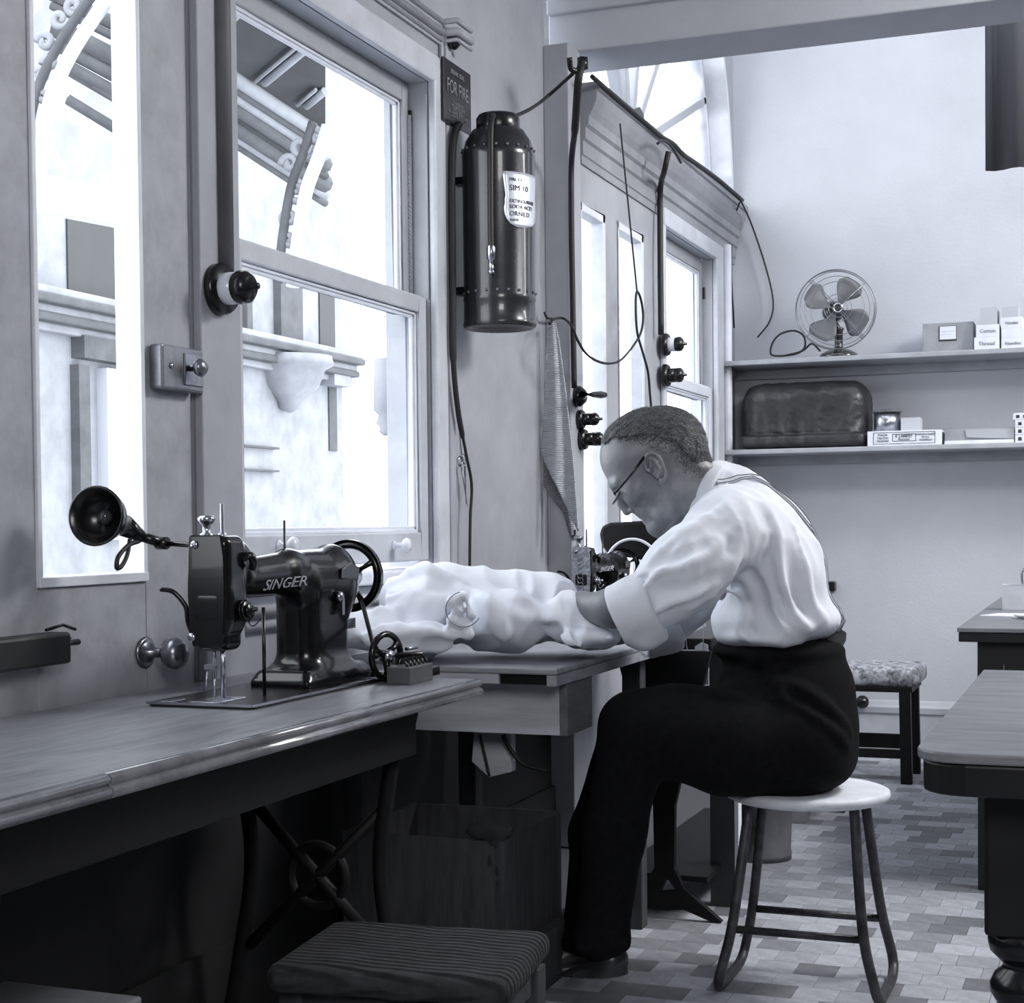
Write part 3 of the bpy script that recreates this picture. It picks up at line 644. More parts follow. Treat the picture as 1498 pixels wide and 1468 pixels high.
sewing_machine('sewing_machine', 'smaller black sewing machine with engraved silver face plate behind the man', tuple(M2), .80, mat('engraved_silver', .62, .3, .35, 60, .5, 150, metal=.9), goldb)
# dark round cover and white ring behind the second machine
a = [onY(x, y, 5.08) for x, y in ((880, 800), (876, 782), (880, 770), (892, 765), (940, 762), (985, 762), (1000, 775), (1005, 830), (890, 812))]
tag(MB().prism(a, (0, .05, 0)).build('belt_guard', blackm, bevel=.01), 'black rounded hood standing behind the second sewing machine', 'hood')
tag(MB().torus(onY(925, 832, 5.05), (.1, 1, 0), .098, .005, 40, 8).build('lit_wheel_rim', whitep), 'white ring for the lit hand wheel rim of the second sewing machine', 'wheel rim')  # white paint stands in for light on the hand wheel rim
# bobbin winder beside the first machine
bw = thing('bobbin_winder', 'black bobbin winder with spoked wheel at the table edge', 'bobbin winder', tuple(onX(590, 990, -1.33)*[1, 1, 0]+[0, 0, .742]), None)
c = onX(565, 960, -1.33); bz = .742
wh = MB().torus(c, (.93, -.25, 0), .043, .0065, 32, 8).build('winder_wheel', black, bw)
MB().lathe([(0, -.01), (.012, -.01), (.012, .012), (0, .014)], c, (.93, -.25, 0), 14).build('wheel_hub', chrome, wh)
u = V3((.25, .93, 0))
for k in range(3):
    a = k*2*PI/3+.6; d = u*math.cos(a)+V3((0, 0, 1))*math.sin(a); MB().tube([c+d*.008, c+d*.024, c+d*.042], [.010, .006, .008], 8).build('spoke', black, wh)
mb = MB().box((-1.375, 2.80, bz), (-1.29, 2.95, bz+.018)).box((-1.345, 2.85, bz+.018), (-1.315, 2.90, c[2])); mb.tube([c, c+V3((.05, .06, .0))], .006, 8); mb.build('winder_bracket', black, bw, bevel=.002)
mb = MB().box((-1.36, 2.93, bz), (-1.24, 3.045, bz+.035)); mb.build('thread_box', blackm, bw, bevel=.002) if False else None
ba, bb_ = onZ(600, 1003, bz), onZ(641, 996, bz)
mb = MB().box((ba[0]-.05, ba[1]+.0, bz), (ba[0]+.0, bb_[1]+.01, bz+.034)); tb = mb.build('tension_box', mat('box_grey_metal', .10, .4, .06, 20), bw, bevel=.002)
for k in range(6):
    y = ba[1]+.012+k*.019; MB().torus((ba[0]-.025, y, bz+.034), (0, 1, 0), .013, .003, 12, 6, 0, PI).build('spring_coil', bake, tb)
MB().tube([c+V3((.02, .05, 0.01)), c+V3((.02, .10, .01))], .004, 6).tube([(-1.34, 2.78, bz+.012), (-1.30, 2.86, bz+.02)], .006, 8).tube([(-1.37, 2.74, bz+.008), (-1.28, 2.82, bz+.012)], .003, 6).build('tension_rod', chrome, bw)
w0 = MO+V3((.0, .505, .14)); tag(MB().tube([MO+V3((.03, .50, .155)), c+V3((-.004, -.035, .0))], .0045, 8).build('drive_belt', rubber), 'black drive belt running from hand wheel to bobbin winder', 'belt')
# thin rods and levers round the first machine
tag(MB().tube([(MO[0]+.03, onX(386, 940, MO[0]+.03)[1], .748), (MO[0]+.03, onX(386, 940, MO[0]+.03)[1], .905)], .0035, 8).build('thread_rod', bake), 'thin black upright rod under the machine arm', 'rod')
q0, q1 = onX(222, 996, -1.66), onX(287, 932, -1.60); q0 = onZ(222, 997, .744)
tag(MB().tube([q0, onX(250, 968, q0[0]+.0), onX(288, 930, q0[0])], [.006, .005, .004], 8).build('strap_rod', bake), 'slanting black rod between table and knob of the door', 'rod')

# ================================================================ TABLES ON THE LEFT
tb = thing('machine_table', 'long worn wooden machine table with moulded edge along the left wall', 'table', (-1.44, 1.9, 0))
T = .742
MB().box((WX+.015, .55, T-.03), (-1.185, 2.885, T)).build('tabletop', tablewood, tb, bevel=.002)
P_ = [(-1.185, T), (-1.176, T-.001), (-1.171, T-.006), (-1.173, T-.012), (-1.178, T-.015), (-1.170, T-.019), (-1.168, T-.025), (-1.172, T-.031), (-1.185, T-.033)]
for ya, yb in ((.55, 1.648), (1.652, 2.885)): MB().prism([(x, ya, z) for x, z in P_], (0, yb-ya, 0), True).build('edge_moulding', mat('polished_edge', .26, .2, .14, 10, coat=.5), tb)
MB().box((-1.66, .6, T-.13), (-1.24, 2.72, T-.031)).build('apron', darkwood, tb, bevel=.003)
for y in (1.55, 2.70):
    mb = MB()
    for xs in (-1.62, -1.28): mb.tube(spline([(xs, y, .62), (xs+(.03 if xs < -1.4 else -.03), y, .4), (xs, y, .2), (xs+(-.04 if xs < -1.4 else .05), y, .01)], 6), .016, 8)
    mb.tube([(-1.6, y, .52), (-1.29, y, .22)], .012, 8).tube([(-1.29, y, .52), (-1.6, y, .22)], .012, 8); mb.torus((-1.445, y, .37), (0, 1, 0), .06, .010, 24, 8); mb.build('iron_stand', blackm, tb)
MB().box((-1.58, 1.6, .03), (-1.3, 2.6, .05)).build('treadle_rail', blackm, tb)
tag(MB().box((-1.64, 1.62, .0), (-1.385, 2.02, .335)).build('wooden_crate', mat('pale_crate', .22, .8, .14, 5), bevel=.004), 'low wooden crate at the bottom left under the machine table', 'crate')
# table 2: pine work table of the man
t2 = thing('work_table', 'plain wooden work table under the white cloth', 'table', (-1.38, 3.4, 0))
MB().box((WX+.02, 3.13, T-.014), (-1.10, 4.0, T)).build('tabletop', pine2, t2, bevel=.004)
MB().box((-1.70, 3.135, T-.036), (-1.235, 3.165, T-.0145)).build('batten', pine, t2, bevel=.001)
MB().box((-1.232, 3.14, T-.036), (-1.125, 3.17, T-.0145)).build('batten', darkwood, t2, bevel=.001)  # dark wood fills the gap, standing in for its shade
MB().box((-1.124, 3.132, T-.038), (-1.101, 3.95, T-.0145)).build('edge_board', pine2, t2, bevel=.001)
a, b = onY(606, 1070, 3.22), onY(820, 1075, 3.22); zt = onY(720, 1004, 3.22)[2]
zb_ = (a[2]+b[2])/2
MB().prism([(a[0], 3.22, zb_), (b[0], 3.22, zb_), (b[0], 3.22, T-.04), (a[0]+.03, 3.22, T-.04)], (0, .022, 0)).build('front_board', pine, t2, bevel=.0015)
bx = b[0]; yb = onX(863, 1040, bx+.012)[1]
MB().box((bx, 3.215, zb_), (bx+.018, yb, T-.04)).build('side_board', mat('side_board_shaded_pine', .16, .7, .10, 3, stretch=[9, 1.2, 9]), t2, bevel=.0015)  # darker copy of the pine: the shaded side is put into its colour
p, q = onY(694, 1076, 3.34), onY(748, 1130, 3.34)
MB().prism([(p[0], 3.34, zb_), (q[0], 3.34, zb_), (q[0], 3.34, q[2]), (onY(715, 1138, 3.34)[0], 3.34, onY(715, 1138, 3.34)[2]), (p[0]-.008, 3.34, q[2]+.02)], (0, .03, 0)).build('bracket', pine, t2, bevel=.002)
for x, y in ((-1.62, 3.9), (-1.16, 3.9), (-1.66, 3.30)): MB().box((x-.025, y-.025, 0), (x+.025, y+.025, T-.02)).build('leg', crate, t2, bevel=.003)
mb = MB().tube(spline([onY(702, 1076, 3.33), onY(708, 1100, 3.33), onY(716, 1136, 3.33)], 5), .003, 6); tag(mb.build('flex', rubber), 'thin dark cord crossing the pale bracket under the work table', 'cord')
mb = MB().tube(spline([onY(736, 1076, 3.32), onY(744, 1092, 3.32), onY(765, 1118, 3.32), onY(800, 1128, 3.32)], 5), .005, 6); tag(mb.build('flex', rubber), 'thick black cord curving right below the work table', 'cord')
# table 3 : treadle table behind the man, with its iron end frame
t3 = thing('treadle_table', 'treadle machine table with forked iron end frame behind the man', 'table', (-1.3, 4.5, 0))
MB().box((WX+.1, 4.04, T-.03), (-.99, 5.1, T)).build('tabletop', darkwood, t3, bevel=.003)
yy = 4.0
fo_ = [(955, 1180), (987, 1180), (986, 1270), (1000, 1300), (1056, 1352), (1054, 1360), (1038, 1360), (1000, 1332), (975, 1333), (950, 1330), (925, 1345), (905, 1362), (880, 1362), (905, 1330), (930, 1296), (945, 1290), (957, 1270)]
hole = [(975, 1285), (990, 1304), (966, 1306)]
def frame(y):
    P = [onY(x, v, yy) for x, v in fo_]; mb = MB()
    top = [(P[0][0]-.10, yy, T-.03), (P[1][0]+.10, yy, T-.03), tuple(P[1]), tuple(P[0])]
    mb.prism([(p_[0], y, p_[2]) for p_ in top], (0, .022, 0))
    idx = [[0, 1, 2, 16], [16, 2, 15]]
    pts = [(p_[0], y, max(.004, p_[2])) for p_ in P]
    hp = [onY(x, v, yy) for x, v in hole]; hp = [(p_[0], y, p_[2]) for p_ in hp]
    for poly in ([pts[0], pts[1], pts[2], pts[16]], [pts[16], pts[2], pts[3], hp[1], hp[0], pts[15]], [pts[15], hp[0], hp[2], pts[9], pts[10], pts[13], pts[14]], [hp[2], hp[1], pts[8], pts[9]], [pts[3], pts[4], pts[5], pts[6], pts[7], pts[8], hp[1]], [pts[10], pts[11], pts[12], pts[13]]): mb.prism(poly, (0, .022, 0))
    return mb.build('iron_end_frame', blackm, t3, bevel=.003)
frame(yy)
MB().box((-1.25, 4.02, .10), (-1.0, 5.0, .115)).build('treadle_rail', blackm, t3)
mb = MB().box((-1.03, 4.18, 0), (-.962, 4.225, T-.03)); mb.build('leg', mat('grey_post', .05, .6), t3, bevel=.002)
MB().box((-.962, 4.182, .0), (-.952, 4.222, T-.03)).build('leg_edge', mat('white_edge_strip', .85, .6), t3)
# bin and block behind
p = onZ(1110, 1260, 0)
tag(MB().lathe([(0, .004), (.088, .004), (.09, .0), (.092, .02), (.089, .03), (.10, .33), (.105, .33), (.104, .34), (.098, .338), (.086, .03), (0, .03)], (p[0]+.0, p[1]+.05, 0), (0, 0, 1), 32).build('waste_bin', mat('bin_metal', .20, .5, .14, 10)), 'grey round metal waste bin on the floor behind the stool', 'bin')
p = onZ(1155, 1205, 0); tb4 = thing('low_bench', 'low wooden bench end behind the stool and bin', 'bench', (p[0], p[1]+.1, 0))
MB().box((p[0]-.10, p[1]+.0, .16), (p[0]+.16, p[1]+.5, .19)).build('bench_top', crate, tb4, bevel=.003)
MB().box((p[0]-.02, p[1]+.01, .0), (p[0]+.055, p[1]+.06, .16)).build('leg', mat('bench_pine', .22, .7, .15, 4), tb4, bevel=.002); MB().box((p[0]+.09, p[1]+.25, .0), (p[0]+.15, p[1]+.30, .16)).build('leg', crate, tb4, bevel=.002)
# crates and matted seat under the work table
p, q = onX(735, 1345, -1.22), onX(822, 1345, -1.22)
cr = thing('wooden_box', 'tall open wooden box standing under the work table', 'box', (-1.35, (p[1]+q[1])/2, 0))
zt = onX(735, 1232, -1.22)[2]; zl = .14
for nm, A, B in (('side', (-1.235, p[1], zl), (-1.22, q[1], zt)), ('side', (-1.60, p[1], zl), (-1.585, q[1], zt)), ('end_panel', (-1.585, p[1], zl), (-1.235, p[1]+.014, zt)), ('end_panel', (-1.585, q[1]-.014, zl), (-1.235, q[1], zt)), ('base', (-1.6, p[1], zl-.012), (-1.22, q[1], zl))): MB().box(A, B).build(nm, crate, cr, bevel=.001)
tag(MB().box((-1.60, p[1]-.02, 0), (-1.19, q[1]+.05, zl-.013)).build('low_crate', crate, bevel=.004), 'flat wooden crate on the floor below the open box', 'crate')
f = SDF((-.12, -.1, -.2), (.12, .12, .12), .008); f.ell((0, 0, .03), (.09, .07, .035), .02); f.cone((.045, -.03, .02), (.05, -.045, -.15), .02, .008, .02); f.cone((.02, -.03, .02), (.02, -.045, -.08), .02, .01, .02)
f.disp(lambda X, Y, Z: .006*wn(X, Y, Z, 90, 5)); Vv, Q = f.geo(); Vv = Vv*.6; o = meshobj('rag', Vv, Q, mat('dark_rag', .02, .9), None, (np.eye(3), V3((-1.26, p[1]+.03, zt+.0))))
tag(o, 'dark crumpled rag draped over a corner of the open box', 'rag')
st = thing('matted_stool', 'low stool with ribbed dark woven mat at the bottom of the picture', 'stool', (-.95, 2.0, 0))
f = SDF((-.30, -.20, -.05), (.30, .20, .05), .006); f.rbox((0, 0, 0), (.175, .135, .022), .02, .01); f.disp(lambda X, Y, Z: .0022*np.abs(np.sin(Y*260))+.002*wn(X, Y, Z, 50, 3))
Vv, Q = f.geo(); A_ = onZ(808, 1365, .45); meshobj('woven_mat', Vv, Q, rugm, st, (rotm((0, 0, 1), .12), V3((-.93, 2.02, .43))))
for x, y in ((-.79, 1.93), (-.79, 2.12), (-1.07, 1.93), (-1.07, 2.12)): MB().box((x-.018, y-.018, 0), (x+.018, y+.018, .41)).build('leg', crate, st, bevel=.003)
MB().box((-1.08, 1.92, .37), (-.78, 2.13, .405)).build('seat_frame', crate, st, bevel=.003)

# ================================================================ THE MAN'S STOOL
so = thing('metal_stool', 'round white topped metal stool under the sitting man', 'stool', (-.65, 3.53, 0)); sx, sy = -.645, 3.53
MB().lathe([(0, .425), (.17, .425), (.180, .430), (.183, .438), (.181, .446), (.172, .450), (0, .450)], (sx, sy, 0), (0, 0, 1), 48).build('seat', stoolm, so)
def sp3(*p): return [V3(q) for q in p]
for sgn, X_ in ((-1, -.823), (1, -.471)):
    xt = sx+sgn*.115; yf, yb = 3.398, 3.665
    P = [(xt, sy-.075, .425), (X_-sgn*.035, yf+.01, .17), (X_-sgn*.008, yf-.005, .05), (X_, yf+.01, .018), (X_, yf+.05, .011), (X_, (yf+yb)/2, .011), (X_, yb-.04, .013), (X_-sgn*.006, yb, .05), (X_-sgn*.03, yb-.02, .17), (xt, sy+.075, .425)]
    MB().tube(spline(P, 6), .0115, 10).build('leg_frame', stooll, so)
for y, z in ((3.412, .145), (3.65, .135)):
    MB().tube([(-.823+.035, y, z), (-.471-.035, y, z)], .009, 8).build('stretcher', stooll, so)
# ================================================================ RIGHT SIDE TABLES
t5 = thing('dining_table', 'dark table with worn top and turned leg at the right edge', 'table', (.35, 2.75, 0))
def rounded(x0, y0, x1, y1, r, z):
    P = [V3((x0+r-r*math.cos(a), y0+r-r*math.sin(a), z)) for a in np.linspace(0, PI/2, 6)]
    return P+[V3((x1, y0, z)), V3((x1, y1, z)), V3((x0, y1, z))]
MB().prism(rounded(-.25, 2.13, 1.0, 3.34, .06, T-.014), (0, 0, .014)).build('tabletop', darktop, t5, bevel=.003)
MB().prism(rounded(-.243, 2.135, .99, 3.33, .06, T-.058), (0, 0, .043)).build('apron', deskm, t5, bevel=.004)
lx, ly = -.115, 2.285
pf = [(.0, .0), (.018, 0), (.022, .03), (.030, .12), (.036, .30), (.034, .315), (.028, .325), (.040, .332), (.047, .345), (.048, .358), (.040, .370), (.036, .374), (.041, .378), (.048, .390), (.0485, .402), (.042, .416), (.032, .424), (.030, .430), (.038, .438), (.048, .448), (.051, .460), (.051, .475)]
for x, y in ((lx, ly), (lx, 3.2), (.85, ly)):
    o = MB().lathe(pf+[(.04, .48), (0, .48)], (x, y, 0), (0, 0, 1), 28).build('turned_leg', bake, t5)
    MB().box((x-.052, y-.05, .476), (x+.05, y+.05, T-.056)).build('leg_block', deskm, t5, bevel=.006)
t6 = thing('side_desk', 'black desk with grey top standing against the far right side', 'desk', (.1, 5.4, 0))
MB().box((-.408, 4.52, T-.006), (.75, 6.5, T+.006)).build('desktop', darktop, t6, bevel=.002)
MB().box((-.405, 4.53, T-.034), (.74, 6.49, T-.0065)).build('desk_edge', deskm, t6, bevel=.003)
MB().box((-.36, 4.6, 0), (.70, 6.4, T-.034)).build('carcass', deskm, t6, bevel=.003)
MB().box((-.29, 4.592, T-.12), (-.286, 4.6, T-.10)).build('latch', chrome, t6)
tz = T+.006
bk = thing('glass_holder', 'pale square holder with tools on the side desk', 'holder', tuple(onZ(1485, 897, tz)), None); p = onZ(1466, 893, tz); hp_ = mat('pale_china', .62, .25, .5, 10)
MB().box((p[0], p[1], tz), (p[0]+.11, p[1]+.005, tz+.085)).box((p[0], p[1]+.08, tz), (p[0]+.11, p[1]+.085, tz+.085)).box((p[0], p[1], tz), (p[0]+.005, p[1]+.08, tz+.085)).box((p[0]+.105, p[1], tz), (p[0]+.11, p[1]+.08, tz+.085)).box((p[0], p[1], tz), (p[0]+.11, p[1]+.08, tz+.004)).build('holder_box', hp_, bk, bevel=.002)
mb = MB().tube(spline([(p[0]+.07, p[1]+.04, tz+.01), (p[0]+.06, p[1]+.04, tz+.11), (p[0]+.068, p[1]+.04, tz+.135), (p[0]+.09, p[1]+.04, tz+.14)], 5), .004, 8); mb.build('tool_handle', chrome, bk)
p = onZ(1458, 902, tz); tag(MB().prism([(p[0]-.05, p[1], tz), (p[0]+.05, p[1]-.03, tz), (p[0]+.16, p[1], tz), (p[0]+.16, p[1]+.12, tz), (p[0]+.0, p[1]+.12, tz)], (0, 0, .003)).build('paper_sheet', cardw), 'white paper sheet lying in front of the pale holder', 'paper')
p = onZ(1494, 904, tz+.003); tag(MB().lathe([(0, 0), (.03, 0), (.045, .008), (.043, .009), (.03, .003), (0, .003)], (p[0]+.02, p[1], tz+.0035), (0, 0, 1), 24).build('small_dish', porc), 'small white dish on the paper sheet by the frame edge', 'dish')
# upholstered stool at the back wall
us = thing('upholstered_stool', 'wooden stool with patterned cushion against the back wall', 'stool', (-.95, 6.5, 0))
f = SDF((-.26, -.22, -.06), (.26, .22, .06), .008); f.rbox((0, 0, 0), (.215, .17, .04), .03, .01); f.disp(lambda X, Y, Z: .003*wn(X, Y, Z, 60, 9)); Vv, Q = f.geo()
meshobj('cushion', Vv, Q, floral, us, (np.eye(3), V3((-.935, 6.51, .425))))
MB().box((-1.14, 6.35, .365), (-.745, 6.67, .388)).build('seat_frame', darkwood, us, bevel=.003)
for x in (-1.11, -.775):
    for y in (6.37, 6.65): MB().prism([(x-.022, y-.02, .37), (x+.022, y-.02, .37), (x+.028, y-.02, 0), (x-.016, y-.02, 0)], (0, .04, 0)).build('leg', darkwood, us, bevel=.002)
MB().box((-1.10, 6.36, .10), (-.78, 6.385, .135)).build('stretcher', darkwood, us, bevel=.002); MB().box((-1.10, 6.645, .10), (-.78, 6.665, .16)).build('stretcher', darkwood, us, bevel=.002)
p = onY(1262, 1027, 7.1); tag(MB().ball((p[0], 7.09, p[2]), .03).tube([(p[0], 7.09, p[2]), (p[0], 7.125, p[2])], .012, 8).build('door_stop', bake), 'black round knob on the skirting behind the patterned stool', 'knob')
p = onY(1218, 858, 7.13); tag(MB().box((p[0]-.02, 7.10, p[2]-.022), (p[0]+.014, 7.15, p[2]+.022)).build('wall_block', bake, bevel=.004), 'small black block on the back wall beside the man', 'block')

# ================================================================ SHELVES AND THEIR LOAD
z1 = onY(1200, 522, 6.85)[2]; z2 = onY(1200, 657, 6.85)[2]+.006
shm = mat('shelf_paint', .42, .5, .33, 8)
for nm, z, lb in (('wall_shelf', z1, 'upper painted wall shelf carrying the fan'), ('wall_shelf', z2, 'lower painted wall shelf carrying the leather bundle')):
    r = thing(nm, lb, 'shelf', (.2, 7.0, z))
    MB().box((DX+.01, 6.85, z-.022), (2.0, RY-.001, z)).build('board', shm, r, bevel=.004)
    MB().box((DX+.01, RY-.03, z-.062), (2.0, RY-.001, z-.0225)).build('batten', shm, r); MB().box((DX+.001, 6.88, z-.05), (DX+.022, RY-.03, z-.0225)).build('end_cleat', shm, r)
def pxbox(x0, x1, y0, y1, Y, dep, name, m, label, cat, group=None, zbase=None, bev=.002):
    a, b = onY(x0, y1, Y), onY(x1, y1, Y); zt = onY((x0+x1)/2, y0, Y)[2]; zb = zbase if zbase is not None else onY((x0+x1)/2, y1, Y)[2]
    r = thing(name, label, cat, ((a[0]+b[0])/2, Y+dep/2, zb), group); MB().box((a[0], Y, zb), (b[0], Y+dep, zt)).build('box_body', m, r, bevel=bev)
    return r, a[0], b[0], zb, zt
r, xa, xb, zb, zt = pxbox(1350, 1424, 472, 514, 6.92, .18, 'card_box', cardb, 'large grey card box with a white label on the upper shelf', 'box', None, z1)
w_ = xb-xa; MB().box((xa+w_*.34, 6.916, zb+.055), (xa+w_*.66, 6.9195, zb+.11)).build('box_label', cardw, r); MB().box((xa+w_*.32, 6.918, zb+.048), (xa+w_*.67, 6.9198, zb+.112)).build('label_frame', inkm, r)
text('—— ——\n— ——', .012, (xa+w_*.38, 6.915, zb+.085), (1, 0, 0), (0, 0, 1), greyink, r, 'print')
def pk(x0, x1, y0, y1, lab, m, zb=None, txt=None, Y=6.89, dep=.12):
    r, a, b, zb_, zt_ = pxbox(x0, x1, y0, y1, Y, dep, 'small_box', m, lab, 'box', 'small boxes on the upper shelf', zb, .001)
    if txt: text(txt, (zt_-zb_)*.42, ((a+b)/2, Y-.001, zb_+(zt_-zb_)*.35), (1, 0, 0), (0, 0, 1), greyink, r, 'print', align='CENTER')
    return zt_
z = pk(1425, 1462, 493, 509, 'white printed box, lowest of the left stack', cardw, z1, 'Thread'); MBz = z
z = pk(1428, 1462, 475, 493, 'white box with dark lettering, middle of the left stack', cardw, z, 'Cotton'); z = pk(1434, 1459, 449, 475, 'pale open topped box, highest of the left stack', mat('pale_card', .5, .8), z)
z = pk(1465, 1499, 494, 509, 'plain white box, lowest of the right stack', cardw, z1, 'Needles'); z = pk(1465, 1499, 480, 494, 'plain white box, second of the right stack', cardw, z); z = pk(1464, 1496, 464, 480, 'white box with torn flap, third of the right stack', cardw, z, 'Hooks'); pk(1466, 1490, 448, 464, 'small grey box, highest of the right stack', mat('pale_card', .5), z)
r, xa, xb, zb, zt = pxbox(1269, 1377, 630, 657, 6.87, .17, 'label_box', cardw, 'long white box with framed printed label on the lower shelf', 'box', None, z2)
w_, h_ = xb-xa, zt-zb; Yf = 6.8695
def outline(x0, x1, z0, z1, t, nm='label_border'): MB().box((x0, Yf-.0006, z0), (x1, Yf, z0+t)).box((x0, Yf-.0006, z1-t), (x1, Yf, z1)).box((x0, Yf-.0006, z0), (x0+t, Yf, z1)).box((x1-t, Yf-.0006, z0), (x1, Yf, z1)).build(nm, inkm, r)
outline(xa+w_*.08, xb-w_*.08, zb+h_*.12, zb+h_*.90, .002); outline(xa+w_*.34, xa+w_*.66, zb+h_*.28, zb+h_*.78, .0022)
text('R. J. HARVEY', .021, (xa+w_*.5, Yf-.001, zb+h_*.54), (1, 0, 0), (0, 0, 1), inkm, r, 'lettering', align='CENTER', sx=.62); text('MELBOURNE', .011, (xa+w_*.5, Yf-.001, zb+h_*.36), (1, 0, 0), (0, 0, 1), greyink, r, 'lettering', align='CENTER', sx=.8)
text('MAKER\nTAILORS\nTRIMMER', .013, (xa+w_*.21, Yf-.001, zb+h_*.66), (1, 0, 0), (0, 0, 1), greyink, r, 'print', align='CENTER'); text('MANUFACTURER\nOF ALL\nTRIMMINGS', .012, (xa+w_*.79, Yf-.001, zb+h_*.66), (1, 0, 0), (0, 0, 1), greyink, r, 'print', align='CENTER', sx=.85)
zl = zt
p = onY(1298, 628, 6.95); tn = thing('tin_can', 'shiny round tin with a dark lid on the long white box', 'tin', (p[0], 6.95, zl))
MB().lathe([(0, 0), (.056, 0), (.056, .082), (0, .082)], (p[0], 6.95, zl), (0, 0, 1), 32).build('tin_body', tin, tn); MB().lathe([(0, .083), (.064, .083), (.064, .09), (.02, .098), (0, .099)], (p[0], 6.95, zl), (0, 0, 1), 32).build('tin_lid', mat('dull_lid', .12, .4), tn)
pxbox(1318, 1346, 611, 628, 6.90, .09, 'small_carton', mat('pale_card', .5), 'small pale carton beside the tin on the long box', 'box', None, zl)
r, xa, xb, zb, zt = pxbox(1382, 1484, 627, 652, 6.90, .16, 'flat_carton', cardb, 'flat grey carton with banded wrapper on the lower shelf', 'box', None, z2+.016)
MB().prism([(xa+.09, 6.894, zb+.012), (xb, 6.894, zb+.002), (xb, 6.894, zt-.004), (xa+.085, 6.894, zt-.004)], (0, .005, 0)).build('wrapper', mat('wrapper_grey', .42, .7), r)
a = onY(1382, 655, 6.88); tag(MB().box((xa, 6.885, z2), (xb, 7.08, z2+.0155)).build('paper_stack', cardw, bevel=.002), 'thin stack of white paper under the flat grey carton', 'paper')
zq = z2
for k, (lab, h_) in enumerate((('white card pack, lowest of the stack at the right frame edge', .032), ('white card pack, second of the stack at the right frame edge', .032), ('white card pack, third of the stack at the right frame edge', .03), ('small checked pack topping the stack at the right frame edge', .03))):
    a = onY(1485-(3 if k == 3 else 0), 640, 6.88); q = thing('card_pack', lab, 'pack', (a[0]+.05, 6.92, zq), 'card packs on the lower shelf')
    MB().box((a[0], 6.88, zq), (a[0]+.10, 6.96, zq+h_-.001)).build('box_body', cardw, q, bevel=.001)
    for i in range(3): MB().box((a[0]+.012+i*.028, 6.879, zq+.008), (a[0]+.026+i*.028, 6.8802, zq+h_-.009)).build('print', inkm, q)
    zq += h_
# leather bundle
f = SDF((-.31, -.15, -.02), (.31, .15, .32), .0055); f.rbox((0, 0, .15), (.278, .125, .142), .085, .01); f.rbox((0, -.01, .035), (.27, .13, .03), .02, .02)
f.disp(lambda X, Y, Z: .006*np.abs(wn(X, Y*1.5, Z*.8, 45, 21))+.003*np.abs(wn(X, Y, Z, 110, 22))-.004+.006*np.exp(-((Z-.062)/.008)**2))
Vv, Q = f.geo(); a, b = onY(1080, 600, 6.88), onY(1268, 600, 6.88); o = meshobj('leather_bundle', Vv, Q, leather, None, (np.eye(3), V3(((a[0]+b[0])/2, 7.01, z2+.002))))
tag(o, 'black wrinkled leather bundle filling the left of the lower shelf', 'bundle')
# electric fan
fc = onY(1223, 453, 6.93); fb = V3((fc[0]+.005, 6.97, z1)); fx = -fw*.98-rt*.05; fx[2] = 0; fx /= np.linalg.norm(fx); U = V3((0, 0, 1)); Rr = np.cross(U, fx); Rr /= np.linalg.norm(Rr)
Rr = -Rr if Rr@rt < 0 else Rr
fan = thing('electric_fan', 'electric table fan with wire guard on the upper shelf', 'fan', tuple(fb))
MB().lathe([(0, 0), (.085, 0), (.088, .008), (.080, .020), (.055, .034), (.028, .042), (.02, .05), (0, .05)], fb, U, 32).build('base', mat('fan_enamel', .03, .2, coat=.8), fan)
MB().lathe([(.020, .045), (.018, .06), (.019, .12), (.024, .128), (.02, .135), (0, .135)], fb, U, 20).build('column', mat('fan_enamel', .03), fan)
mo = fc-fx*.06; MB().tube([mo-fx*.07, mo-fx*.06, mo-fx*.01, mo+fx*.02], [.02, .045, .048, .03], 20).tube([fb+U*.12, mo-fx*.02-U*.03], .014, 10).build('motor', mat('fan_enamel', .03), fan)
MB().box(fb+V3((-.012, -.085, .016)), fb+V3((.012, -.07, .03))).build('switch', bake, fan, bevel=.003)
bl = mat('fan_blade', .16, .45)
for k in range(4):
    a0 = math.radians(68-90*k); rows = []
    for r_ in np.linspace(.02, .148, 8):
        wd_ = .35+.50*math.sin(min(1, (r_-.02)/.09)*PI*.5) if r_ < .125 else .78
        if r_ > .14: wd_ = .45
        row = []
        for q in np.linspace(-1, 1, 7):
            an = a0+q*wd_*.62-.2*(r_/.135); row.append(fc+Rr*r_*math.cos(an)+U*r_*math.sin(an)+fx*(.018*q))
        rows.append(row)
    MB().quadgrid(rows).build('blade', bl, fan, solid=.0015)
gm = mat('guard_wire', .22, .3, metal=.6); gd = None
for k, (R_, d_) in enumerate(((.172, -.02), (.172, .012), (.160, .03), (.140, .038), (.115, .045), (.060, .05), (.040, .05))):
    MB().torus(fc+fx*d_, fx, R_, .0016 if k > 1 else .0023, 56, 6).build('guard_ring', gm, fan)
for k in range(4):
    a = math.radians(42+90*k); d = Rr*math.cos(a)+U*math.sin(a)
    for s_ in ((-.004, .004) if k % 2 else (0,)):
        e = np.cross(fx, d)*s_; MB().tube([fc+fx*.05+d*.018+e, fc+fx*.044+d*.115+e, fc+fx*.03+d*.16+e, fc+fx*.012+d*.172+e, fc-fx*.02+d*.172+e], .0018, 6).build('guard_spoke', chrome if k == 0 else gm, fan)
    e = np.cross(fx, d)*.0; MB().tube([fc-fx*.02+d*.172, fc-fx*.03+d*.12, fc-fx*.05+d*.04], .0018, 6).build('rear_spoke', gm, fan)
bd = MB().torus(fc+fx*.052, fx, .018, .005, 28, 8).build('hub_badge', chrome, fan); c = fc+fx*.053
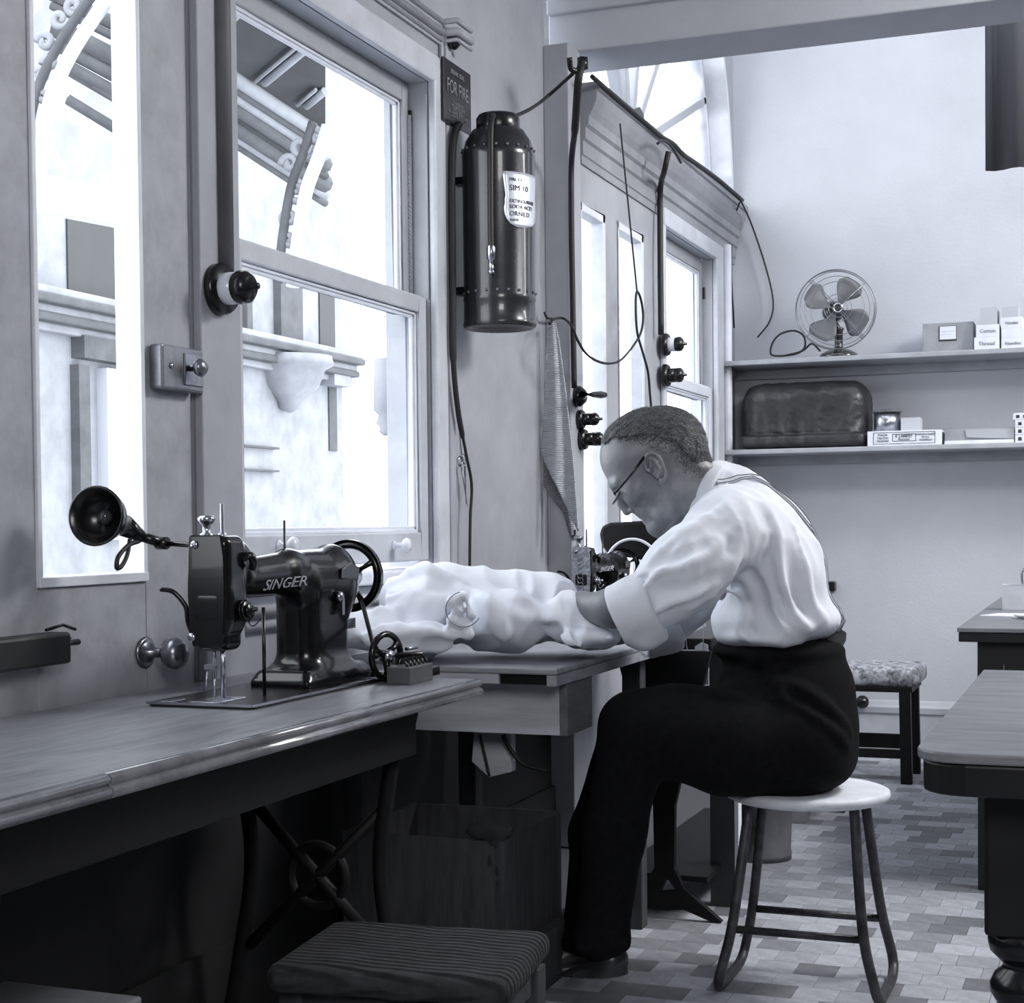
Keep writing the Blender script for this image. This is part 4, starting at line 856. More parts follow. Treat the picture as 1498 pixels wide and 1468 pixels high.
MB().torus(c, fx, .0085, .0022, 20, 6).prism([c-Rr*.02-U*.0025, c+Rr*.02-U*.0025, c+Rr*.02+U*.0025, c-Rr*.02+U*.0025], fx*.004).build('badge_emblem', mat('badge_dark', .05, .4), bd)
MB().lathe([(0, 0), (.016, 0), (.014, .006), (0, .007)], fc+fx*.046, fx, 20).build('hub_cap', bake, bd)
sh = lambda px, py, Y=6.95: onY(px, py, Y)
(MB().tube(spline([sh(1200, 514), sh(1188, 503), sh(1176, 512), sh(1160, 519), sh(1130, 520), sh(1129, 505), sh(1140, 490), sh(1160, 484), sh(1174, 490), sh(1178, 503), sh(1172, 514), sh(1150, 520)], 6), .0045, 8).build('power_cord', rubber, fan))
sw = thing('switch_socket', 'small black and white socket on the far wall above the shelf end', 'socket', tuple(onX(1085, 500, DX+.01)), None); p = onX(1082, 502, DX+.005)
MB().box((DX, p[1]-.05, p[2]-.06), (DX+.03, p[1]+.03, p[2]+.06)).build('socket_base', bake, sw, bevel=.005); MB().lathe([(0, 0), (.022, 0), (.022, .04), (0, .042)], (DX+.03, p[1]-.01, p[2]), (1, 0, 0), 18).build('plug_body', porc, sw); MB().lathe([(0, .042), (.024, .042), (.02, .065), (0, .066)], (DX+.03, p[1]-.01, p[2]), (1, 0, 0), 18).build('plug_cap', bake, sw)
# ================================================================ WALL FITTINGS, CORDS, EXTINGUISHER, TOWEL
# round lamp-holder switch on a wooden block, left casing
def round_switch(lab, c, R=.055, ax=(1, 0, 0), cat='switch', cap=bake, mid=porc, group=None, s=1.0, tilt=.0):
    r = thing('round_switch', lab, cat, tuple(c), group)
    MB().lathe([(0, 0), (R, 0), (R, .014*s), (R*.9, .022*s), (0, .022*s)], c, ax, 28).build('wooden_block', bake, r)
    MB().lathe([(R*.62, .022*s), (R*.62, .05*s), (0, .05*s)], c, ax, 24).build('porcelain_ring', mid, r)
    MB().lathe([(R*.60, .05*s), (R*.66, .058*s), (R*.62, .075*s), (R*.4, .084*s), (R*.16, .086*s), (R*.12, .10*s), (0, .10*s)], c, ax, 24).build('switch_cap', cap, r)
    return r
p = onX(318, 424, WX+.02); round_switch('large black and white round switch on the casing left of the window', (WX+.021, p[1], p[2]), .052, (1, -.10, 0))
p = onX(966, 505, DX+.005); round_switch('upper round switch with white ring on the far post behind the man', (DX+.02, p[1], p[2]), .044, s=.9)
p = onX(966, 550, DX+.005); round_switch('lower round switch all black on the far post behind the man', (DX+.02, p[1], p[2]), .044, mid=bake, s=.9)
p = onX(287, 545, WX); cy_ = p[1]
cb = thing('wall_switch', 'square metal wall switch with knob on the conduit beside the door', 'switch', (WX, 2.67, p[2]))
a, b = onX(238, 545, WX+.03), onX(298, 545, WX+.03); zt, zb = p[2]+.04, p[2]-.045
MB().box((WX, a[1], zb), (WX+.03, b[1], zt)).build('switch_plate', mat('plate_metal', .30, .35, .2, 20, metal=.7), cb, bevel=.005)
MB().box((WX+.03, (a[1]+b[1])/2, zb+.012), (WX+.034, b[1]-.008, zt-.012)).build('inner_plate', brass, cb, bevel=.001)
MB().lathe([(0, 0), (.006, 0), (.006, .012), (.015, .016), (.018, .024), (.012, .032), (0, .033)], (WX+.034, a[1]*.35+b[1]*.65, p[2]), (1, -.15, 0), 20).build('switch_knob', mat('knob_metal', .25, .3, metal=.8), cb)
MB().lathe([(0, 0), (.006, 0), (.005, .003), (0, .004)], (WX+.03, a[1]*.8+b[1]*.2, p[2]), (1, 0, 0), 12).build('plate_screw', chrome, cb)
cm = mat('conduit_metal', .22, .35, metal=.5)
for za, zz, lb in ((zt+.001, 2.6, 'thin grey conduit rising from the square switch'), (.745, zb-.001, 'thin grey conduit descending from the square switch')):
    r = thing('conduit', lb, 'pipe', (WX+.006, cy_+.003, za)); MB().tube([(WX+.0065, cy_, za), (WX+.0065, cy_, zz)], .006, 10).build('tube', cm, r); MB().tube([(WX+.0055, cy_+.014, za), (WX+.0055, cy_+.014, zz)], .0045, 8).build('tube', cm, r)
# dark bolt case at the left edge of the door
bo = thing('bolt_case', 'dark metal bolt case with a rod end on the door at the left frame edge', 'bolt', tuple(onX(30, 945, WX)))
a0, a1 = onX(-40, 958, WX+.002), onX(75, 946, WX+.002); zb = a1[2]-.028; zt = onX(74, 924, WX)[2]
MB().box((WX, a0[1], zb), (WX+.045, a1[1], zt)).build('case', mat('case_black', .02, .5, .012, 12), bo, bevel=.006)
MB().tube([(WX+.025, a1[1]-.02, (zb+zt)/2+.006), (WX+.025, a1[1]+.045, (zb+zt)/2+.006)], .0055, 10).build('rod', bake, bo)
MB().prism([(WX+.01, a1[1]-.03, zt), (WX+.01, a1[1]+.02, zt-.012), (WX+.01, a1[1]+.0, zt-.03), (WX+.01, a1[1]+.012, zb+.02), (WX+.01, a1[1]-.01, zb)], (.02, 0, 0)).tube([(WX+.03, a1[1]-.05, zt+.006), (WX+.03, a1[1]-.005, zt+.012), (WX+.03, a1[1]+.03, zt+.002)], .003, 6).build('latch_flap', bake, bo)
# fire placard
a, b = onX(648, 82, WX+.03), onX(688, 108, WX+.03); zt = a[2]; zb = onX(648, 174, WX+.03)[2]
pl = thing('fire_notice', 'small black notice reading FOR FIRE hanging above the extinguisher', 'sign', (WX+.03, (a[1]+b[1])/2, zb))
MB().box((WX+.024, a[1], zb), (WX+.031, b[1], zt)).build('board', bake, pl, bevel=.001)
nw = mat('notice_lettering', .22, .6); wd = b[1]-a[1]
text('FOR FIRE', .052, (WX+.0318, a[1]+wd*.5, zt-.085), (0, 1, 0), (0, 0, 1), nw, pl, align='CENTER', sx=.72); text('BREAK SEAL', .018, (WX+.0318, a[1]+wd*.5, zt-.032), (0, 1, 0), (0, 0, 1), nw, pl, align='CENTER')
for k, t_ in enumerate(('TO OPERATE', 'turn upside down', 'direct stream', 'at base of fire', 'RECHARGE AFTER USE', 'keep from frost')): text(t_, .013, (WX+.0318, a[1]+wd*.5, zt-.112-k*(zt-zb-.125)/6), (0, 1, 0), (0, 0, 1), greyink, pl, 'print', align='CENTER')
k_ = MB().lathe([(0, 0), (.02, 0), (.014, .02), (.02, .035), (.012, .05), (0, .052)], (WX, onX(650, 66, WX)[1], onX(650, 66, WX)[2]), (1, -.3, 0), 16); tag(k_.build('hook_knob', bake), 'small black turned hook knob above the fire notice', 'hook')
# extinguisher
ex = V3((WX+.125, 4.065, onX(720, 478, WX+.125)[2])); zt = onX(720, 176, WX+.125)[2]; hh = zt-ex[2]
e = thing('fire_extinguisher', 'dark copper fire extinguisher hanging on the wall right of the window', 'extinguisher', tuple(ex)); R_ = .1
MB().lathe([(0, .028), (R_*.80, .010), (R_*.94, 0), (R_*1.01, .004), (R_*1.02, .012), (R_, .018), (R_*.985, .07), (R_*1.01, .078), (R_*.99, .086), (R_, hh-.10), (R_*1.01, hh-.092), (R_*.99, hh-.084), (R_*.90, hh-.05), (R_*.72, hh-.022), (R_*.55, hh-.015), (0, hh-.015)], ex, (0, 0, 1), 56).build('cylinder', copper, e)
MB().lathe([(R_*.58, hh-.02), (R_*.60, hh-.012), (R_*.60, hh+.012), (R_*.54, hh+.022), (0, hh+.024)], ex, (0, 0, 1), 32).build('cap', bake, e)
rv = MB()
for k in range(20):
    an = 2*PI*k/20; 
    for z in (.095, hh-.077): rv.ball(ex+V3((R_*1.0*math.cos(an), R_*1.0*math.sin(an), z)), .0042, 8, 5)
o = rv.build('rivets', mat('rivet_metal', .2, .3, metal=.8), e); o['kind'] = 'stuff'
an = math.radians(-80)
hs = [ex+V3((math.cos(an+.0)*q, math.sin(an)*q, z)) for q, z in ((.03, hh+.01), (.075, hh-.0), (.099, hh-.05), (.108, hh-.2), (.110, .30), (.110, .19))]
MB().tube(spline(hs, 6), .0085, 10).build('hose', rubber, e)
q = hs[-1]; MB().lathe([(.010, .02), (.012, .015), (.012, -.015), (.007, -.02), (.006, -.045), (.009, -.047), (.008, -.055), (0, -.055)], q, (0, 0, 1), 14).build('nozzle', chrome, e)
# shield shaped label following the cylinder
rows = []; a0 = math.radians(-35)
zc = onX(757, 316, ex[0])[2]-ex[2]
for i in range(15):
    t = i/14; z = zc+.075-.15*t; wdt = .075*(1.0-.16*math.sin(t*PI*.9)**2*(1 if t < .5 else .6)) if t < .62 else .072*math.sqrt(max(.02, 1-((t-.62)/.38)**2.4))
    rows.append([ex+V3((1.013*R_*math.cos(a0+w_/R_), 1.013*R_*math.sin(a0+w_/R_), z)) for w_ in np.linspace(-wdt*.62, wdt*1.2, 12)])
lb = MB().quadgrid(rows).build('label_plate', mat('label_silver', .75, .35, metal=.5), e, solid=.001)
def wraptext(t_, size, ang, z, m_):
    off = ROOT[e.name]
    o = text(t_, size, tuple(off), (1, 0, 0), (0, 1, 0), m_, e, 'lettering', ext=.0004)
    for v in o.data.vertices:
        x, y, zz = v.co; A = ang+x/R_; rr = R_*1.013+.0012+zz; v.co = (rr*math.cos(A), rr*math.sin(A), z+y)
    o.data.update()
for t_, s_, z in (('FIRE EX', .012, zc+.050), ('SIM 10', .022, zc+.024), ('EXTINGUISHER', .013, zc-.008), ('SODA ACID', .015, zc-.024), ('ORNILD', .018, zc-.044), ('AUSTR', .009, zc-.058)): wraptext(t_, s_, a0-.30, z, inkm)
for k in (0, 1): MB().box((WX, ex[1]-.02, ex[2]+(.10, hh-.16)[k]), (ex[0]-.06, ex[1]+.02, ex[2]+(.12, hh-.14)[k])).build('bracket', bake, e)
# long black cable by the window casing, scissors on a string
X_ = WX+.035
tag(MB().tube(spline([onX(x, y, X_) for x, y in ((672, 182), (664, 200), (661, 260), (662, 400), (663, 520), (670, 600), (682, 665), (690, 710), (688, 760), (687, 842))], 8), [.0105]*33+[.008]*12+[.0045]*28, 8).build('black_cable', rubber), 'long black cable running down beside the extinguisher', 'cable')
tag(MB().tube([onX(x, y, WX+.022) for x, y in ((667, 560), (671, 610), (675, 666))], .0018, 6).build('string', mat('string_grey', .25, .8)), 'thin string holding the scissors beside the black cable', 'string')
sz = thing('scissors', 'scissors hanging on a string beside the black cable', 'scissors', tuple(onX(678, 700, WX+.02)))
for cx_, cy2 in ((673, 675), (679, 672)):
    c = onX(cx_, cy2, WX+.022); MB().torus(c, (1, 0, 0), .013, .0028, 20, 6).build('finger_loop', chrome, sz)
for A, B in (((675, 684), (684, 742)), ((680, 682), (682, 738))):
    MB().tube([onX(*A, WX+.022), onX(*B, WX+.020)], [.004, .0012], 6, flat=.5).build('blade', mat('dull_steel', .2, .3, metal=.8), sz)
# vertical black pipe on the jog with its switches
X_ = DX+.03
pp_ = thing('black_pipe', 'vertical black pipe hooked over the cornice beside the towel', 'pipe', tuple(onX(838, 560, X_)))
MB().tube(spline([onX(852, 86, X_+.12), onX(846, 120, X_+.115), onX(841, 190, X_+.06), onX(836, 240, X_), onX(836, 330, X_), onX(838, 450, X_), onX(840, 568, X_)], 8), [.012]*17+[.0095]*32, 10).build('pipe_run', rubber, pp_)
MB().tube([onX(853, 102, X_+.12), onX(852, 84, X_+.12)], .016, 10).tube(spline([onX(833, 84, X_+.10), onX(835, 100, X_+.10), onX(842, 104, X_+.11), onX(850, 108, X_+.12)], 5), .009, 8).build('pipe_hook', bake, pp_)
tag(MB().tube(spline([onX(838, 108, X_+.10), onX(800, 142, WX+.10), onX(775, 160, WX+.12), onX(748, 172, WX+.13)], 6), .0055, 8).build('sagging_cord', rubber), 'black cord sagging from the pipe top to the extinguisher', 'cord')
c = onX(846, 580, DX+.012); ls = thing('lever_switch', 'black switch with long handle below the vertical pipe', 'switch', tuple(c))
MB().lathe([(0, 0), (.035, 0), (.033, .02), (.02, .035), (0, .036)], (DX+.002, c[1]+.0, c[2]), (1, 0, 0), 20).build('switch_base', bake, ls)
h = onX(852, 577, DX+.07); h2 = onX(885, 578, DX+.10); MB().tube([(DX+.03, c[1], c[2]), h, h*.6+h2*.4, h2-(h2-h)*.2, h2], [.012, .012, .008, .012, .009], 12).build('handle', bake, ls)
c = onX(850, 614, DX+.012); round_switch('middle black round switch below the vertical pipe', (DX+.004, c[1], c[2]), .032, mid=bake, s=.8)
c = onX(853, 643, DX+.012); round_switch('lowest black round switch below the vertical pipe', (DX+.004, c[1], c[2]), .035, mid=bake, s=.9)
# pull cords and looped flex
X_ = DX+.09
tag(MB().tube([onX(907, 181, DX+.12), onX(918, 290, X_), onX(932, 428, X_)], .0028, 6).build('pull_cord', rubber), 'thin straight pull cord hanging from the cornice moulding', 'cord')
tag(MB().tube(spline([onX(x, y, X_-(.08 if x < 830 else 0)) for x, y in ((804, 474), (811, 467), (824, 466), (836, 477), (845, 498), (858, 518), (875, 529), (892, 532), (908, 527), (925, 508), (937, 488), (941, 465), (938, 440), (932, 427), (930, 445), (932, 485), (940, 515), (948, 545), (951, 578), (953, 600))], 6), .0042, 8).build('looped_flex', rubber), 'braided black flex looping from the towel hook to the pull cord', 'cord')
X_ = DX+.03
tag(MB().tube(spline([onX(978, 222, DX+.12), onX(972, 250, DX+.10), onX(966, 280, X_), onX(966, 380, X_), onX(967, 490, X_)], 6), .011, 8).build('black_cable', rubber), 'thick dark cable running down the far post to the round switches', 'cable')
tag(MB().tube(spline([onX(x, y, DX+.078) for x, y in ((866, 112), (905, 146), (940, 176), (965, 198), (985, 210), (1000, 226), (1020, 240), (1050, 262), (1076, 284), (1086, 293))], 6), .008, 8).build('cornice_cable', rubber), 'black cable lying along the top of the cornice', 'cable')
tag(MB().tube(spline([onX(962, 210, DX+.11), onX(970, 206, DX+.11), onX(982, 214, DX+.11), onX(996, 238, DX+.11)], 6), .005, 8).build('cable_loop', rubber), 'small arched cable loop rising above the cornice', 'cable')
tag(MB().tube(spline([onX(1084, 294, DX+.10), onY(1100, 330, 7.10), onY(1120, 390, 7.12), onY(1131, 440, 7.12), onY(1126, 470, 7.12), onY(1108, 494, 7.1)], 6), .004, 8).build('hanging_flex', rubber), 'thin flex hanging from the cornice end against the back wall', 'cord')
tag(MB().tube(spline([onX(1082, 296, DX+.09), onX(1072, 330, DX+.02), onX(1070, 400, DX+.02), onX(1074, 480, DX+.02)], 6), .004, 8).build('hanging_flex', rubber), 'thin flex running down the far casing to the socket', 'cord')
tag(MB().prism([onX(x, y, DX+.05) for x, y in ((921, 176), (924, 160), (932, 157), (938, 168), (941, 190))], (.01, 0, 0)).build('fan_flap', mat('flap_grey', .10, .6)), 'small dark rounded flap at the hub of the arched window', 'flap')
# towel
def grid_cloth(L, R_, Yc, n, amp, ph):
    rows = []
    ys = np.linspace(L[0][1], L[-1][1], 40); lx_ = np.interp(ys, [a[1] for a in L], [a[0] for a in L]); rx_ = np.interp(np.linspace(R_[0][1], R_[-1][1], 40), [a[1] for a in R_], [a[0] for a in R_]); ry_ = np.linspace(R_[0][1], R_[-1][1], 40)
    for i in range(40):
        rows.append([onY(lx_[i]*(1-t)+rx_[i]*t, ys[i]*(1-t)+ry_[i]*t, Yc+amp*math.sin(t*ph+i*.03)*(.3+i/40)) for t in np.linspace(0, 1, n)])
    return rows
tw = thing('towel', 'white ribbed towel hanging from the hook at the corner', 'towel', tuple(onY(815, 700, 4.70)))
MB().quadgrid(grid_cloth([(804, 470), (800, 500), (797, 560), (795, 610), (792, 650), (791, 664)], [(812, 470), (818, 500), (826, 560), (833, 620), (840, 690), (846, 778)], 4.72, 26, .010, 9)).build('front_layer', towelm, tw, solid=.004)
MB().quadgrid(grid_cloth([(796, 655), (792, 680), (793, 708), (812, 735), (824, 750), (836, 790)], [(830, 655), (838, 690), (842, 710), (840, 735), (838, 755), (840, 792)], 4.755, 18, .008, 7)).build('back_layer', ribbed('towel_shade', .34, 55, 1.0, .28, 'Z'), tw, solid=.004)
c = onY(806, 470, 4.76); MB().tube([(c[0], 4.80, c[2]+.01), (c[0], 4.72, c[2]+.005), (c[0], 4.70, c[2]+.02)], .004, 8).build('hook', bake, tw)
# small dark arrow shaped finial above machine
c = onY(841, 785, 4.62); MB
tag(MB().lathe([(0, -.012), (.012, 0), (.004, .006), (.004, .02), (0, .022)], c, (0, 0, 1), 10).build('thread_finial', bake), 'tiny dark pointed finial above the silver face plate', 'finial')
# wood plinth behind machine 2 text side: spool of thread and small scraps on the treadle table
hg = thing('hanging_scraps', 'white cloth and pale paper squares hanging below the arm of the man', 'scraps', tuple(onY(1020, 945, 4.03)))
for k, (x0, x1, y0, y1, v) in enumerate(((1000, 1032, 888, 925, .8), (1017, 1036, 940, 962, .45), (1017, 1037, 972, 1002, .42), (977, 995, 976, 997, .35))):
    P = [(x0, y0+6), ((x0+x1)/2, y0), (x1, y0+4), (x1, y1-8 if k == 0 else y1), ((x0+x1)/2 if k == 0 else x0, y1)]
    MB().prism([onY(x, y, 4.036) for x, y in P], (0, -.004, 0)).build('cloth_scrap' if k == 0 else 'paper_square', mat('scrap_%d' % k, v, .8), hg)
MB().tube(spline([onY(1010, 900, 4.03), onY(1004, 940, 4.03), onY(1012, 985, 4.03), onY(985, 980, 4.03)], 5), .0012, 5).tube([onY(1030, 900, 4.03), onY(1027, 990, 4.03)], .0012, 5).build('thread', mat('string_grey', .25), hg)

# ================================================================ WHITE CLOTH ON THE WORK TABLE
C0 = at(690, 960, 3.55); C0[2] = T; RM = np.array([[math.cos(YAW), -math.sin(YAW), 0], [math.sin(YAW), math.cos(YAW), 0], [0, 0, 1]])
def loc(px, py, d, O=C0): return RM.T@(at(px, py, d)-O)
f = SDF((-.36, -.30, -.02), (.42, .42, .28), .0048)
def cp(px, py, d): return loc(px, py, d)
f.cone(cp(497, 925, 3.50), cp(620, 930, 3.56), .052, .050, .02, sq=(1, .8, 1))
f.ell(cp(625, 890, 3.62), (.10, .13, .085), .03); f.ell(cp(590, 878, 3.68), (.05, .12, .06), .03); f.ell(cp(640, 868, 3.66), (.085, .11, .065), .03)
f.ell(cp(735, 900, 3.60), (.12, .15, .085), .04); f.ell(cp(700, 868, 3.66), (.12, .12, .055), .04); f.ell(cp(800, 900, 3.62), (.09, .13, .07), .03); f.ell(cp(790, 870, 3.64), (.075, .10, .045), .03)
f.ell(cp(860, 925, 3.60), (.075, .12, .050), .02); f.ell(cp(862, 932, 3.43), (.065, .045, .030), .02); f.ell(cp(832, 905, 3.50), (.05, .07, .05), .02); f.ell(cp(600, 935, 3.44), (.09, .05, .035), .02)
# folds: ridges and valleys
fold = lambda pts, r, k=.02, mode='u': f.fold([cp(*p) for p in pts], r*1.15, k*.8, mode)
fold([(560, 845, 3.62), (600, 826, 3.58), (640, 817, 3.56), (668, 826, 3.54)], .012, .03)
fold([(668, 828, 3.53), (700, 865, 3.48), (728, 910, 3.44), (742, 950, 3.40)], .011, .02); fold([(740, 835, 3.5), (790, 880, 3.46), (828, 925, 3.42), (815, 952, 3.38)], .012, .02)
fold([(800, 845, 3.5), (826, 862, 3.48), (838, 900, 3.46), (862, 905, 3.44), (880, 915, 3.44), (902, 912, 3.42)], .010, .016)
fold([(700, 870, 3.46), (760, 900, 3.44), (800, 915, 3.40), (840, 948, 3.38), (862, 955, 3.38), (896, 948, 3.38)], .009, .016); fold([(800, 900, 3.46), (830, 920, 3.41), (850, 952, 3.37), (900, 955, 3.38)], .008, .014)
fold([(860, 940, 3.40), (890, 930, 3.40), (905, 935, 3.40)], .012, .02)
fold([(600, 900, 3.47), (640, 880, 3.46), (660, 862, 3.48)], .012, .025); fold([(590, 915, 3.46), (620, 928, 3.44), (650, 918, 3.44)], .007, .012)
for q in (((560, 850, 3.56), (548, 862, 3.56), (560, 872, 3.54), (590, 868, 3.53)), ((548, 900, 3.5), (560, 880, 3.52), (556, 862, 3.55))): fold(q, .008, .014)
fold([(600, 945, 3.37), (680, 960, 3.37), (760, 962, 3.36), (800, 955, 3.36)], .014, .03, 's')
def ridg(X, Y, Z, f_, sd): 
    wx = .035*wn(X, Y, Z, 14, sd+1, 3); wz = .035*wn(X, Y, Z, 16, sd+2, 3); return np.abs(wn(X+wx, Y*.7, Z+wz, f_, sd, 3))
f.disp(lambda X, Y, Z: .026*ridg(X, Y, Z, 26, 71)+.010*ridg(X, Y, Z, 60, 75)-.010)
# ruffled neckline roll
for k, (x, y, r) in enumerate(((664, 880, .018), (678, 872, .014), (672, 892, .014), (664, 908, .017), (676, 915, .018), (662, 925, .019), (684, 928, .016), (690, 900, .012))): f.ell(cp(x, y, 3.43), (r, .02, r*.9), .007)
fold([(664, 866, 3.42), (654, 884, 3.41), (656, 905, 3.40), (652, 930, 3.40), (664, 943, 3.40), (684, 940, 3.40)], .005, .006); fold([(682, 865, 3.42), (692, 885, 3.40), (700, 910, 3.40), (696, 935, 3.40)], .005, .006); f.disp(lambda X, Y, Z: .0012*wn(X, Y, Z, 110, 33))
X_, Y_, Z_ = np.meshgrid(*[a.astype(np.float32) for a in f.ax], indexing='ij'); f.F = np.maximum(f.F, (.0012-Z_))
Vv, Q = f.geo(); o = meshobj('white_garment', Vv, Q, clothm, None, (RM, C0), sm_iter=2); tag(o, 'heap of white linen cloth spread over the work table', 'cloth')
tag(MB().torus(at(678, 892, 3.395), tuple(-fw), .038, .0012, 28, 5, .2, 4.2).build('wire_ring', mat('dull_steel', .2)), 'fine wire ring lying on the ruffled part of the cloth', 'ring')

# ================================================================ THE MAN
D0 = 3.55
PO = at(1150, 1400, D0); PO[2] = 0
def L(px, py, dd=0.0): return RM.T@(at(px, py, D0+dd)-PO)
man = thing('person', 'man in white shirt, braces and dark trousers bent over work, seated on a stool', 'person', tuple(PO))
FR = (RM, PO)
pxm = 3.55/2300
def rot2(deg):                     # in-plane rotation: local x axis turned clockwise as seen in the picture
    a = math.radians(deg); c, s = math.cos(a), math.sin(a)
    return np.array([[c, 0, -s], [0, 1, 0], [s, 0, c]])   # rows: x' = along direction (c, -s)
# ---- head and neck (continuous skin)
lo = np.minimum.reduce([L(x, y, d) for x, y, d in ((868, 815, -.13), (1100, 570, -.13))]); hi = np.maximum.reduce([L(x, y, d) for x, y, d in ((868, 560, .13), (1100, 830, .13))])
f = SDF(lo, hi, .0024)
HD = 0.0
f.ell(L(952, 657, 0), (.107, .077, .090), .02, rot2(-12)); f.ell(L(985, 655, 0), (.070, .073, .078), .03)
f.ell(L(916, 672, 0), (.054, .066, .062), .03)                  # forehead
f.ell(L(935, 708, 0), (.052, .060, .052), .03)                  # mid face
f.ell(L(952, 736, 0), (.045, .050, .042), .025)
f.chain([L(984, 722, -.050), L(974, 750, -.043), L(966, 770, -.016)], [.020, .018, .019], .03); f.chain([L(984, 722, .050), L(974, 750, .043), L(966, 770, .016)], [.020, .018, .019], .03)
f.ell(L(964, 772, 0), (.024, .024, .020), .02)                  # chin
f.chain([L(903, 706, -.040), L(900, 708, -.018), L(900, 709, 0), L(900, 708, .018), L(903, 706, .040)], [.008, .010, .009, .010, .008], .014)   # brow
f.ell(L(928, 722, -.043), (.022, .018, .022), .025); f.ell(L(928, 722, .043), (.022, .018, .022), .025)   # cheekbones
for s_ in (-1, 1):
    f.ell(L(903, 722, s_*.034), (.013, .015, .010), .008, mode='s')      # eye socket
    f.ell(L(909.5, 722, s_*.033), (.0125, .0135, .0115), .003)
    f.chain([L(903, 717, s_*.047), L(902.5, 722, s_*.034), L(905, 725, s_*.022)], .0022, .002)   # lowered lid crease
    f.ell(L(944, 738, s_*.062), (.012, .02, .02), .02, mode='s')
f.chain([L(901, 720, 0), L(909, 737, 0), L(917, 748, 0)], [.0065, .008, .0105], .008)     # nose
f.ell(L(924, 747, -.010), (.0085, .0075, .0065), .004); f.ell(L(924, 747, .010), (.0085, .0075, .0065), .004)
for s_ in (-1, 1): f.ell(L(925.5, 753, s_*.008), (.004, .0032, .003), .002, mode='s'); f.chain([L(929, 741, s_*.017), L(927, 749, s_*.018)], .0022, .003, 's')
f.chain([L(943, 753, -.020), L(939, 755, 0), L(943, 753, .020)], [.003, .0062, .003], .004); f.chain([L(948, 761, -.018), L(945, 763, 0), L(948, 761, .018)], [.003, .0065, .003], .004)
f.chain([L(948, 756, -.027), L(941.5, 760, 0), L(948, 756, .027)], .0018, .0015, 's')     # mouth line
f.chain([L(930, 741, -.032), L(945, 752, -.040), L(955, 763, -.036)], .0012, .006, 's')   # cheek fold
f.chain([L(985, 700, -.012), L(1012, 725, 0), L(1055, 765, 0)], [.055, .060, .068], .03)   # neck
f.chain([L(1000, 680, 0), L(1030, 712, 0)], [.045, .055], .03)
f.chain([L(988, 690, -.057), L(1000, 715, -.050), L(1008, 745, -.040)], [.008, .008, .008], .015)   # neck muscle
# ear (near side), with helix, antihelix, lobe and hollow
for s_ in (-1, 1):
    e0 = .0735*s_; e1 = .086*s_
    f.ell(L(961, 684, s_*.076), (.017, .008, .027), .006, rot2(-18))
    f.ell(L(959, 685, s_*.086), (.0105, .008, .018), .004, rot2(-18), mode='s')
    f.chain(spline([L(947, 688, e0*1.03), L(943, 675, e0*1.06), L(946, 666, e1), L(955, 663, e1*1.04), L(965, 670, e1*1.06), L(971, 684, e1*1.06), L(974, 695, e1*1.03), L(971, 703, e1), L(966, 708, e1*.97)], 4), .0032, .002)
    f.chain(spline([L(952, 670, e1*.98), L(960, 678, e1), L(966, 690, e1), L(962, 699, e1*.98)], 4), .0028, .003)
    f.ell(L(968, 703, e1*.98), (.006, .005, .0068), .003); f.ell(L(951, 689, s_*.080), (.005, .005, .006), .003)
f.disp(lambda X, Y, Z: .0003*wn(X, Y, Z, 300, 3))
hf = f
Vh, Qh = f.geo()
# arms: forearms, hands (inside the cloth), inner core joined to the neck
lo = np.minimum.reduce([L(x, y, d) for x, y, d in ((735, 970, -.30), (1150, 700, -.30), (735, 970, .30))]); hi = np.maximum.reduce([L(x, y, d) for x, y, d in ((790, 700, .32), (1170, 700, .32), (1170, 960, .32))])
g = SDF(lo, hi, .0045)
g.chain([L(1045, 752, 0), L(1075, 800, 0), L(1120, 880, 0)], [.062, .085, .09], .03)
for s_ in (-1, 1):
    g.chain([L(1062, 780, s_*.15), L(1000, 835 if s_ < 0 else 860, s_*.185), L(940 if s_ < 0 else 965, 888 if s_ < 0 else 915, s_*.19)], [.05, .047, .043], .03); g.chain([L(1060, 775, s_*.04), L(1062, 780, s_*.15)], [.06, .05], .03)
    ey = 888 if s_ < 0 else 915; ex_ = 940 if s_ < 0 else 965
    g.chain([L(ex_, ey, s_*.19), L(895, ey+2, s_*.135), L(850, 890, s_*.06), L(832, 893, s_*.035)], [.043, .040, .033, .028], .02)
    w0_ = L(822, 897, s_*.03+.02); g.rbox(w0_+V3((-.030, 0, -.002)), (.040, .036, .014), .013, .012)
    for q, (dy, ln) in enumerate(((-.030, .060), (-.010, .070), (.011, .064), (.030, .050))):
        b0_ = w0_+V3((-.062, dy*s_*-1, .0)); g.chain([b0_, b0_+V3((-ln*.5, 0, -.004)), b0_+V3((-ln*.85, 0, -.018)), b0_+V3((-ln, 0, -.030))], [.0095, .009, .008, .0072], .003)
    g.chain([w0_+V3((-.012, -.034*-s_*-1, 0)), w0_+V3((-.040, -.052*-s_*-1, -.008)), w0_+V3((-.066, -.050*-s_*-1, -.016))], [.011, .0098, .0085], .006)
Va, Qa = g.geo(); body = meshobj('body', np.vstack([Vh, Va]), np.vstack([Qh, Qa+len(Vh)]), skin, man, FR, sm_iter=2)
